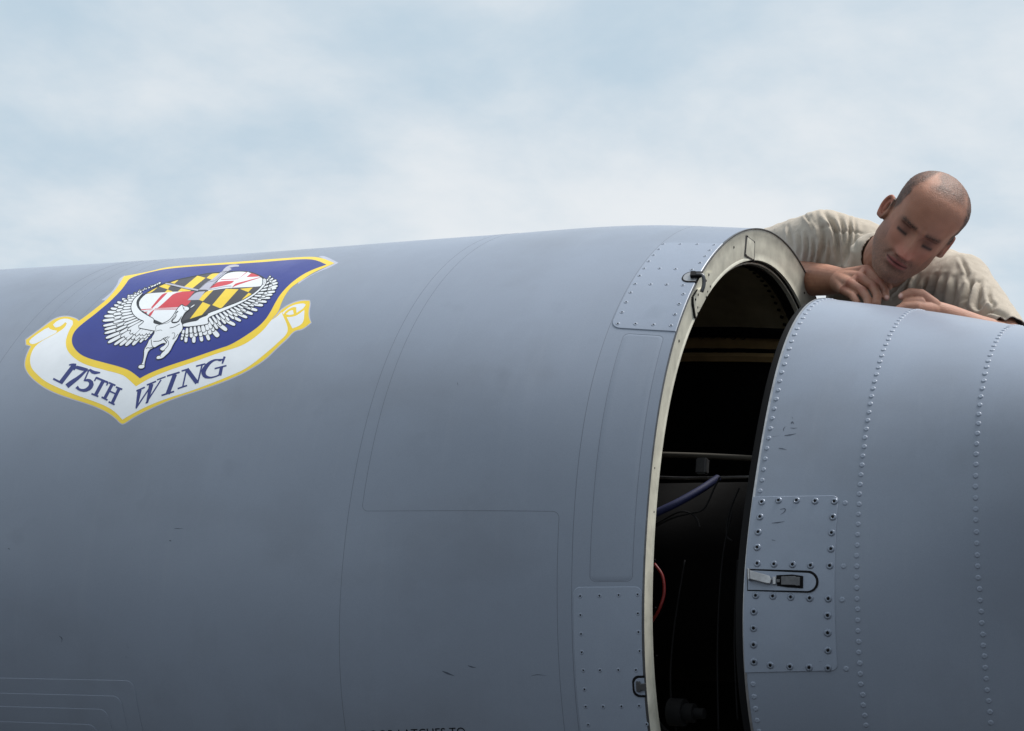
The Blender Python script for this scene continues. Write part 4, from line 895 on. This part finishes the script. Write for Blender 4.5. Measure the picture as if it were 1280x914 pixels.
# eye sockets, lids, brow
D_ -= .0165*g2(ax_-.028, zt-.002, .0130, .0105)
D_ -= .0045*g2(ax_-.014, zt-.003, .006, .009)
D_ += .0088*g2(ax_-.032, zt+.002, .0105, .0075)
D_ += .0012*g2(ax_-.032, zt+.0085, .012, .0012)
D_ -= .0016*g2(ax_-.032, zt-.0080, .013, .0014)
D_ -= .0018*g2(ax_-.030, zt+.0105, .012, .0020)
D_ += .0062*g2(ax_-.026, zt-.0180, .019, .0055)
D_ -= .0030*g2(ax_, zt-.020, .0035, .008)
D_ += .0012*np.exp(-.5*((ax_-.006)/.0022)**2)*np.exp(-.5*((zt-.022)/.006)**2)
# cheeks, folds, muzzle, lips, chin
D_ += .0050*g2(ax_-.046, zt+.026, .014, .013)
D_ -= .0042*g2(ax_-.048, zt+.066, .014, .018)
s_f = np.clip((-.046-zt)/.030, 0, 1); D_ -= .0021*np.exp(-.5*((ax_-(.0175+.016*s_f))/.0028)**2)*np.exp(-.5*((zt+.060)/.012)**4)*1.5
D_ += .0050*g2(ax_, zt+.066, .023, .017)
D_ -= .0016*g2(ax_, zt+.058, .0022, .0045)
lw_ = np.clip(1-(ax_/.0265)**2, 0, 1)
D_ += .0046*lw_**.7*np.exp(-.5*((zt+.0665-.0012*np.cos(ax_*260))/.0029)**2)
D_ += .0056*lw_**.7*np.exp(-.5*((zt+.0770)/.0038)**2)
D_ -= .0052*np.clip(1-(ax_/.029)**2, 0, 1)**.5*np.exp(-.5*((zt+.0712)/.0015)**2)
D_ -= .0042*g2(ax_, zt+.0885, .016, .0048)
D_ += .0072*g2(ax_, zt+.1060, .0150, .0105)
D_ -= .0014*g2(ax_, zt+.106, .0022, .006)
# forehead lines
for zf in (.040, .052, .064): D_ -= .0006*np.exp(-.5*((zt-zf-.02*ax_)/.0012)**2)*np.clip(1-(ax_/.045)**2, 0, 1)
Y_ = Y_+D_*fm
# temples hollow, jaw angle
side = np.clip(np.abs(sx)*1.3-.3, 0, 1)
X_ = X_*(1-.055*side*np.exp(-.5*((Z_-.022)/.022)**2)*np.exp(-.5*((Y_-.045)/.022)**2)*2)
X_ = X_*(1+.10*side*np.exp(-.5*((Z_+.070)/.020)**2)*np.exp(-.5*((Y_+.002)/.030)**2))
Pl = np.stack([X_, Y_, Z_], -1).reshape(-1, 3)
body_bm = bmesh.new()
vh = [body_bm.verts.new(hw(p)) for p in Pl]
for i in range(nz_-1):
    for j in range(na_):
        body_bm.faces.new((vh[i*na_+j], vh[i*na_+(j+1) % na_], vh[(i+1)*na_+(j+1) % na_], vh[(i+1)*na_+j]))
body_bm.faces.new([vh[j] for j in range(na_)][::-1]); body_bm.faces.new([vh[(nz_-1)*na_+j] for j in range(na_)])
# ears: bowl-shaped disc with a rolled rim and a lobe
for sg in (1, -1):
    def ep(a, r, o_): # ear plane: a angle, r radius factor, o outward
        y = -.008+(.0150*math.cos(a))*r-.005*math.sin(a)*r; z = -.010+(.0245*math.sin(a))*r
        flare = (.0135 if sg > 0 else .0085)*(1-.6*math.cos(a))
        return hw((sg*(.066+flare*r**1.2+o_), y-.004*r, z))
    NA = 26
    rimp = [ep(a, 1., .004) for a in np.linspace(R_(-40), R_(215), NA)]
    chain(body_bm, rimp, [.0040]*NA)
    chain(body_bm, [ep(R_(215), 1, .004), ep(R_(250), 1.02, .003), ep(R_(285), .98, .001)], [.0042, .0062, .0055])
    chain(body_bm, [ep(a, .62, .0045) for a in np.linspace(R_(40), R_(215), 10)], [.0030]*10)
    chain(body_bm, [ep(R_(-20), .55, .004), ep(R_(-45), .7, .0035)], [.004, .0045])
    # shell behind the folds
    for a in np.linspace(0, 2*math.pi, 25)[:-1]: cap_mesh(body_bm, ep(a, .1, -.004), ep(a, .92, .0005), .0032, .0026, 10, 3)
# --- neck and trunk
neck_a = hw((0, -.030, -.050)); nk_base = pw(1100, 340, 3.90)
chain(body_bm, [neck_a, pw(1116, 318, 3.77), nk_base], [.057, .063, .064])
chain(body_bm, [hw((.0, .015, -.085)), pw(1110, 338, 3.80)], [.036, .042])
SR, SL = pw(1031, 303, 4.02), pw(1199, 356, 3.80)
ER, EL = pw(963, 346, 4.15), pw(1256, 424, 3.58)
chain(body_bm, [SR, ER], [.050, .045]); chain(body_bm, [SL, EL], [.052, .043])
CH = pw(1120, 400, 3.98); WA = pw(1128, 560, 4.22); PE = pw(1132, 690, 4.34)
axx = unit(SL-SR); axz = unit(nk_base-WA); axy = np.cross(axx, axz)
ell(body_bm, CH, (axx, axy, axz), (.155, .10, .19)); ell(body_bm, WA, (axx, axy, axz), (.135, .095, .16)); ell(body_bm, PE, (axx, axy, axz), (.15, .11, .12))
chain(body_bm, [SR, pw(1105, 345, 4.03), pw(1160, 352, 3.95), SL], [.045, .045, .045, .045])
# --- right forearm and hand (image left)
WR = pw(1050, 351, 3.84)
chain(body_bm, [ER, ER*.62+WR*.38, WR*.8+ER*.2, WR], [.045, .046, .039, .032])
def fing(pts, rad, z): 
    rad = [r*1.10 for r in rad]; P = [pw(a, b, c) for a, b, c in pts]; chain(body_bm, P, rad); return P
hdz = 3.60
k_i, k_m, k_r, k_p = (1083, 338, 3.72), (1074, 347, 3.70), (1063, 355, 3.69), (1055, 363, 3.70)
for k_, rr_k in ((k_i, .0120), (k_m, .0122), (k_r, .0115), (k_p, .0105)): chain(body_bm, [WR, pw(*k_)], [.0285, rr_k*1.12])
chain(body_bm, [pw(*k_i), pw(*k_m), pw(*k_r), pw(*k_p)], [.0118, .012, .0115, .0105])
fing([k_i, (1098, 352, 3.67), (1106.5, 364, 3.64), (1107.5, 372, 3.61)], [.0118, .0098, .0084, .0076], 0)
fing([k_m, (1092, 359, 3.65), (1096.5, 370, 3.61), (1096, 380, 3.58)], [.0122, .0108, .0092, .0082], 0)
fing([k_r, (1078, 364, 3.64), (1084, 373, 3.60), (1085, 383, 3.57)], [.0112, .0100, .0088, .0080], 0)
fing([k_p, (1066, 370, 3.65), (1071, 378, 3.62), (1073, 386, 3.60)], [.0100, .0088, .0078, .0070], 0)
fing([(1056, 346, 3.82), (1080, 346, 3.76), (1099, 350, 3.71), (1110.5, 358, 3.67)], [.018, .0140, .0112, .0088], 0)
# tendons on the back of the hand
for k_ in (k_i, k_m, k_r): chain(body_bm, [pw((1052+k_[0])/2, (346+k_[1])/2-1, 3.755), pw(k_[0], k_[1]-.5, k_[2]-.004)], [.006, .0075])
# --- left forearm and hand (image right)
WL_ = pw(1170, 390, 3.52)
chain(body_bm, [EL, EL*.6+WL_*.4-UP*.004, WL_*.8+EL*.2, WL_], [.038, .034, .028, .0245])
b0 = (1158, 381, 3.50)
for k_, rr_k in (((1143, 384, 3.46), .0125), ((1140, 390, 3.46), .012), ((1140, 398, 3.47), .012)): chain(body_bm, [WL_, pw(*k_)], [.021, rr_k])
fing([(1166, 383, 3.515), (1151, 369.5, 3.50), (1138, 366.5, 3.49), (1128, 370.5, 3.485)], [.017, .0132, .0102, .0086], 0)
fing([(1150, 379, 3.485), (1141, 377.5, 3.48), (1133, 379, 3.475), (1128, 384, 3.47)], [.012, .0098, .0088, .0078], 0)
fing([(1143, 384, 3.46), (1130, 384, 3.455), (1122, 388, 3.45)], [.0125, .0100, .0086], 0)
fing([(1140, 390, 3.46), (1127, 391, 3.455), (1119, 396, 3.45)], [.012, .0098, .0084], 0)
me_b = remesh(body_bm, .0019, 3, .5)
person = bpy.data.objects.new('person', me_b); COL.objects.link(person)
person['label'] = 'balding man in a tan T-shirt leaning over the rear nacelle with both hands working'; person['category'] = 'person'
nv = len(me_b.vertices); co = np.empty(nv*3); me_b.vertices.foreach_get('co', co); co = co.reshape(-1, 3); H = hl_(co)
hx, hy, hz = H.T; ahx = np.abs(hx)
inhead = (ahx < .11) & (hy > -.12) & (hy < .13) & (hz > -.135) & (hz < .14)
base = np.array(s2l((164, 117, 95))); colr = np.tile(base, (nv, 1))
def blend(mask, c, k=1.):
    global colr
    w_ = np.clip(mask, 0, 1)[:, None]*k; colr = colr*(1-w_)+np.array(s2l(c))*w_
def vnoise(P, s, seed=0.):
    return np.array([mnoise.noise(Vector((p[0]*s+seed, p[1]*s, p[2]*s))) for p in P])
g1 = lambda x, s: np.exp(-.5*(x/s)**2)
ih = inhead.astype(float)
idx = np.where(inhead)[0]; nz1 = np.zeros(nv); nz2 = np.zeros(nv); nz3 = np.zeros(nv)
nz1[idx] = vnoise(H[idx], 60); nz2[idx] = vnoise(H[idx], 420, 5); nz3[idx] = vnoise(H[idx], 28, 9)
blend(ih*g1(ahx-.042, .020)*g1(hz+.028, .02)*(hy > .02), (164, 98, 80), .45)      # cheeks
blend(ih*g1(ahx, .016)*g1(hz+.042, .014)*(hy > .08), (178, 98, 84), .6)           # nose
blend(ih*g1(hz-.055, .035)*(hy > .03), (164, 106, 80), .5)                           # forehead tan
blend(ih*g1(ahx-.032, .014)*g1(hz-.001, .010)*(hy > .05), (112, 70, 56), .75)         # lids, with socket shade put into the colour
blend(ih*(ahx > .080)*(np.abs(hz+.012) < .045)*(hy < .03), (170, 94, 76), .5)        # ears
beard = ih*np.clip((-.047-hz)/.012, 0, 1)*(hy > -.02)*np.clip((hz+.135)/.02, 0, 1)*(1-.5*np.clip((ahx-.03)/.02, 0, 1)*np.clip((hz+.075)/.02, 0, 1))
side_b = ih*(ahx > .050)*np.clip((-.012-hz)/.02, 0, 1)*(hy > -.01)*(hy < .055)
blend(np.clip(np.maximum(beard, side_b*.7), 0, 1)*(.75+.6*nz2), (88, 70, 62), .66)
lips = ih*(hy > .075)*(ahx < .026)*np.clip(1.25-np.abs((hz+.0712)/(.0088*np.sqrt(np.clip(1-(ahx/.027)**2, .02, 1)))), 0, .5)*2
blend(lips, (150, 78, 74), .75); blend(ih*(hy > .07)*(ahx < .027)*g1(hz+.0712, .0014), (60, 26, 26), .9)
bz = .0165+.10*ahx-1.6*ahx**2*1.0
brow = ih*(hy > .05)*g1(hz-bz, .0050)*np.clip((ahx-.008)/.006, 0, 1)*np.clip((.054-ahx)/.010, 0, 1)
blend(brow*(.9+.8*nz2), (40, 29, 25), .9)
blend(ih*(hy > .055)*g1(hz+.0085+.05*(ahx-.032)**2*20, .0027)*np.clip((ahx-.018)/.004, 0, 1)*np.clip((.047-ahx)/.004, 0, 1), (28, 18, 16), .95)   # lash line, lids lowered
blend(ih*(hy > .055)*g1(hz-.0085, .0014)*np.clip((ahx-.018)/.004, 0, 1)*np.clip((.048-ahx)/.004, 0, 1), (66, 40, 33), .75)  # lid crease shade painted into the colour
blend(ih*(hy > .085)*g1(ahx-.0075, .0034)*g1(hz+.0515, .0028), (46, 22, 19), .95)
# close-cropped hair with a receded hairline
edge = np.interp(hy, [-.10, -.03, .015, .040, .055, .075], [-.045, -.030, -.004, .040, .075, .12])
sidehair = np.clip((hz-edge+.004*nz1*3)/.012, 0, 1)*np.clip((.054-hy+.006*nz1*3)/.016, 0, 1)*np.clip((ahx-(.050-.38*np.clip(.035-hy, 0, .2)))/.012, 0, 1)
ear_clear = 1-((ahx > .0795)).astype(float)
crown = np.clip((hz-.076+.01*nz3)/.018, 0, 1)*np.clip((.067-hy+.014*nz3)/.020, 0, 1)*np.clip((.044-np.abs(hx+.006)+.02*nz3)/.016, 0, 1)
backh = np.clip((-.02-hy)/.03, 0, 1)*np.clip((hz+.05)/.01, 0, 1)
hair = ih*np.clip(np.maximum(np.maximum(sidehair*.95, crown*.78), backh*.9), 0, 1)*ear_clear
blend(np.clip(hair*(.92+.45*nz2+.25*nz1), 0, 1), (40, 32, 29), .86)
# arms and hands: knuckles redder, forearm hair darker
oi = np.where(~inhead)[0]; nn1 = vnoise(co[oi], 90, 3); nn2 = vnoise(co[oi], 22, 8)
t_ = np.zeros(nv); t_[oi] = nn1; blend((~inhead)*np.clip(.3+t_*1.2, 0, 1), (140, 94, 76), .55); t_[oi] = nn2; blend((~inhead)*np.clip(t_*1.5, 0, 1), (176, 128, 108), .5)
for k_ in (k_i, k_m, k_r, k_p, (1098, 352, 3.67), (1092, 359, 3.65), (1078, 364, 3.64)):
    d2 = np.linalg.norm(co-pw(k_[0], k_[1], k_[2]-.01), axis=1); blend(np.exp(-.5*(d2/.0095)**2), (150, 80, 64), .5)
for k_ in ((1124.5, 369.5, 3.477), (1109, 371.5, 3.60)):
    d2 = np.linalg.norm(co-pw(*k_), axis=1); blend(np.clip(1.6-d2/.0055, 0, 1), (232, 190, 178), .85)
var = np.zeros(nv); var[idx] = nz1[idx]; var[oi] = nn1*.6
colr = np.clip(colr*(1+.10*var[:, None]), .004, 1)
no_b = np.empty(nv*3); me_b.vertices.foreach_get('normal', no_b); no_b = no_b.reshape(-1, 3)
co = co+no_b*(hair*(.0006+.0011*nz2)+ih*.00035*nz1+beard*.0003*nz2)[:, None]; me_b.vertices.foreach_set('co', co.ravel())
ca_ = me_b.color_attributes.new('albedo', 'FLOAT_COLOR', 'POINT'); ca_.data.foreach_set('color', np.c_[colr, np.ones(nv)].ravel())
sk = mat('skin', (1, 1, 1), .6, bump=.5, bscale=520, spec=.45); b_ = sk.node_tree.nodes['Principled BSDF']; at_ = sk.node_tree.nodes.new('ShaderNodeAttribute'); at_.attribute_name = 'albedo'; sk.node_tree.links.new(at_.outputs['Color'], b_.inputs['Base Color'])
b_.inputs['Subsurface Weight'].default_value = .12; b_.inputs['Subsurface Radius'].default_value = (.008, .003, .0015); b_.inputs['Subsurface Scale'].default_value = 1.
me_b.materials.append(sk); me_b.polygons.foreach_set('use_smooth', [True]*len(me_b.polygons))
# --- T-shirt
sh = bmesh.new(); ES = pw(957, 326, 4.25)
HEMR = SR+(ES-SR)*.95; HEML = SL+(EL-SL)*.98
chain(sh, [SR, SR*.5+ES*.5, ES*1.10-SR*.10], [.083, .084, .080]); chain(sh, [SL, SL*.5+EL*.5, EL*1.06-SL*.06], [.077, .066, .054])
TRP = pw(1072, 322, 4.00)
chain(sh, [SR, TRP, pw(1110, 350, 3.95), pw(1160, 356, 3.93), SL], [.083, .098, .102, .088, .077])
ell(sh, CH, (axx, axy, axz), (.185, .13, .20)); ell(sh, WA, (axx, axy, axz), (.165, .125, .18)); ell(sh, PE, (axx, axy, axz), (.17, .135, .12))
chain(sh, [pw(1098, 326, 3.85), pw(1096, 352, 3.93)], [.072, .088])
chain(sh, [pw(1178, 345, 3.86), pw(1150, 372, 3.88)], [.070, .085])
me_s = remesh(sh, .0038, 22, .6)
ns = len(me_s.vertices); cs = np.empty(ns*3); me_s.vertices.foreach_get('co', cs); cs = cs.reshape(-1, 3); no = np.empty(ns*3); me_s.vertices.foreach_get('normal', no); no = no.reshape(-1, 3)
pj = project(cs); zc = (cs-CAM)@FW
def seg_d(p, a, b):
    ab = b-a; t = np.clip(((p-a)@ab)/(ab@ab), 0, 1); return np.linalg.norm(p-a-t[:, None]*ab, axis=1), t
def fold(pts, wdt, dep):
    """a drape fold down the cloth: a sharp crease with a rounded ridge on one side"""
    q = smooth_poly(np.asarray(pts, float), False, 3); best = np.full(ns, 1e9); sg = np.zeros(ns); tp_ = np.zeros(ns); m_ = len(q)-1
    for i in range(m_):
        a, b = q[i], q[i+1]; ab = b-a; t = np.clip(((pj-a)@ab)/(ab@ab), 0, 1); dv = pj-a-t[:, None]*ab; d = np.hypot(dv[:, 0], dv[:, 1])
        c = d < best; best[c] = d[c]; sg[c] = np.sign(ab[0]*dv[c, 1]-ab[1]*dv[c, 0]); tp_[c] = (i+t[c])/m_
    s = best*sg*zc/FOC; env = np.clip(np.minimum(tp_, 1-tp_)*5+.25, 0, 1)*front
    return (-dep*np.exp(-.5*(s/wdt)**2)+dep*.75*np.exp(-.5*((s-2.1*wdt)/(1.15*wdt))**2)+dep*.35*np.exp(-.5*((s+2.6*wdt)/(1.6*wdt))**2))*env
front = np.clip((no*(CAM-cs)).sum(1)/np.linalg.norm(CAM-cs, axis=1)*3+.3, 0, 1)
def onshirt(px, py):
    """front point of the shirt under a pixel, as a 3D anchor for a fold"""
    q = np.hypot(pj[:, 0]-px, pj[:, 1]-py); c = np.where(q < 9)[0]
    if len(c) == 0: return pw(px, py, 3.8)
    return cs[c[zc[c].argmin()]]
disp = np.zeros(ns)
FO = [([(985, 283), (988, 297), (992, 310)], .0035, .005), ([(1005, 268), (1014, 280), (1020, 292)], .003, .005), ([(1068, 272), (1069, 290), (1068, 312)], .0035, .006), ([(1200, 322), (1208, 338), (1210, 350)], .004, .006), ([(1235, 362), (1236, 375), (1242, 384)], .004, .006), ([(1166, 360), (1163, 372), (1160, 384)], .003, .006), ([(1128, 358), (1121, 368), (1115, 374)], .003, .005), ([(1020, 272), (1030, 290), (1030, 308), (1024, 330)], .0055, .010), ([(1030, 266), (1042, 283), (1047, 300), (1050, 328)], .0050, .011), ([(1046, 264), (1053, 285), (1056, 305), (1058, 330)], .0042, .007), ([(1060, 268), (1063, 290), (1061, 310), (1060, 330)], .0045, .010), ([(1012, 270), (1022, 285), (1026, 300)], .004, .006),
      ([(998, 290), (1001, 305), (1000, 322)], .0035, .005), ([(1008, 292), (1010, 308), (1008, 326)], .0035, .006), ([(1017, 300), (1019, 315), (1016, 328)], .0035, .005), ([(1037, 295), (1037, 312), (1036, 330)], .0032, .004),
      ([(1150, 345), (1142, 360), (1138, 372)], .0045, .008), ([(1160, 352), (1156, 368), (1150, 380)], .0045, .009), ([(1172, 345), (1168, 362), (1160, 382)], .005, .009), ([(1183, 345), (1180, 362), (1174, 384)], .0045, .008), ([(1194, 348), (1192, 368), (1188, 386)], .0045, .007),
      ([(1215, 345), (1212, 362), (1206, 380), (1204, 392)], .005, .009), ([(1225, 352), (1223, 368), (1219, 384), (1228, 388)], .005, .010), ([(1244, 382), (1234, 391), (1226, 397)], .0040, .010), ([(1222, 395), (1240, 390), (1256, 394), (1266, 404)], .0045, .007),
      ([(1112, 355), (1106, 366), (1100, 374)], .004, .006), ([(1136, 348), (1130, 362), (1122, 372)], .004, .007)]
for pts, wd_, dp in FO: disp += fold(pts, wd_*.85, dp*1.25)
fine = np.array([mnoise.noise(Vector(p)*14) for p in cs])*.0022+np.array([mnoise.noise(Vector((p[0]*70, p[1]*45, p[2]*22))) for p in cs])*.0007
disp += fine
cl_ = np.stack([cs@RI*58, cs@FW*40, cs@UP*11], 1); disp += np.array([mnoise.noise(Vector(p)) for p in cl_])*.0015+np.abs(np.array([mnoise.noise(Vector(p*[1.9, 1.9, 1.3]+3.)) for p in cl_]))*.0011
# shoulder seams: a thin tucked line
for pts in ([(1024, 276), (1036, 280), (1046, 284), (1060, 282), (1074, 283)], [(1198, 338), (1210, 350), (1219, 344)], [(1208, 352), (1200, 366), (1190, 380)]):
    P = [onshirt(*p) for p in pts]; d = np.full(ns, 9.)
    for a, b in zip(P[:-1], P[1:]): d = np.minimum(d, seg_d(cs, a, b)[0])
    disp -= .0045*np.exp(-.5*(d/.0028)**2)
cs2 = cs+no*disp[:, None]; me_s.vertices.foreach_set('co', cs2.ravel())
shirt = bpy.data.objects.new('tshirt', me_s); COL.objects.link(shirt); shirt.parent = person
bm = bmesh.new(); bm.from_mesh(me_s)
def cut(bm, c, n):
    bm.verts.ensure_lookup_table(); bmesh.ops.bisect_plane(bm, geom=bm.verts[:]+bm.edges[:]+bm.faces[:], plane_co=Vector(c), plane_no=Vector(n), clear_outer=False)
def remove_where(bm, fn):
    rm = [v for v in bm.verts if fn(v.co)]; bmesh.ops.delete(bm, geom=rm, context='VERTS')
nR = unit(ES-SR); nL = unit(EL-SL)
cut(bm, HEMR, nR); remove_where(bm, lambda p: (np.array(p)-HEMR)@nR > 1e-5 and np.linalg.norm(np.array(p)-HEMR) < .16)
cut(bm, HEML, nL); remove_where(bm, lambda p: (np.array(p)-HEML)@nL > 1e-5 and np.linalg.norm(np.array(p)-HEML) < .14)
# neck opening
nk = unit(neck_a-nk_base); nc = pw(1105, 328, 3.845); nk = unit(nk*1.0+toward*.25)
NR = .0625
remove_where(bm, lambda p: (lambda q: -.004 < (q@nk) < .085 and (q@RI) < .040 and np.linalg.norm(q-nk*(q@nk)) < NR)(np.array(p)-nc))
bm.to_mesh(me_s); bm.free(); me_s.polygons.foreach_set('use_smooth', [True]*len(me_s.polygons))
cloth = mat('tan_tshirt_cotton', s2l((180, 169, 154)), .9, var=.05, vscale=60, bump=.5, bscale=1500, spec=.25, sheen=.15)
me_s.materials.append(cloth)
so = shirt.modifiers.new('thickness', 'SOLIDIFY'); so.thickness = .002; so.offset = -1
# ribbed collar: a flat band round the neck
u1 = unit(np.cross(nk, [0, 0, 1])); u2 = np.cross(nk, u1); V = []; F = []; nsg = 72
for k in range(nsg):
    a = 2*math.pi*k/nsg; d = u1*math.cos(a)+u2*math.sin(a); wob = .0015*math.sin(3*a)
    for (r, h) in ((NR+.010, -.016), (NR+.0055, -.006), (NR-.004+wob, .010), (NR-.008+wob, .0135), (NR-.0105+wob, .0125), (NR-.0085, .006), (NR-.004, -.014)): V.append(nc+d*r+nk*h)
for k in range(nsg):
    for j in range(7): F.append((k*7+j, k*7+(j+1) % 7, ((k+1) % nsg)*7+(j+1) % 7, ((k+1) % nsg)*7+j))
new_obj('collar', V, F, cloth, person)
# sleeve hems
for c, n_, s_, e2, nm in ((HEMR, nR, SR, ER, 0), (HEML, nL, SL, EL, 1)):
    pass
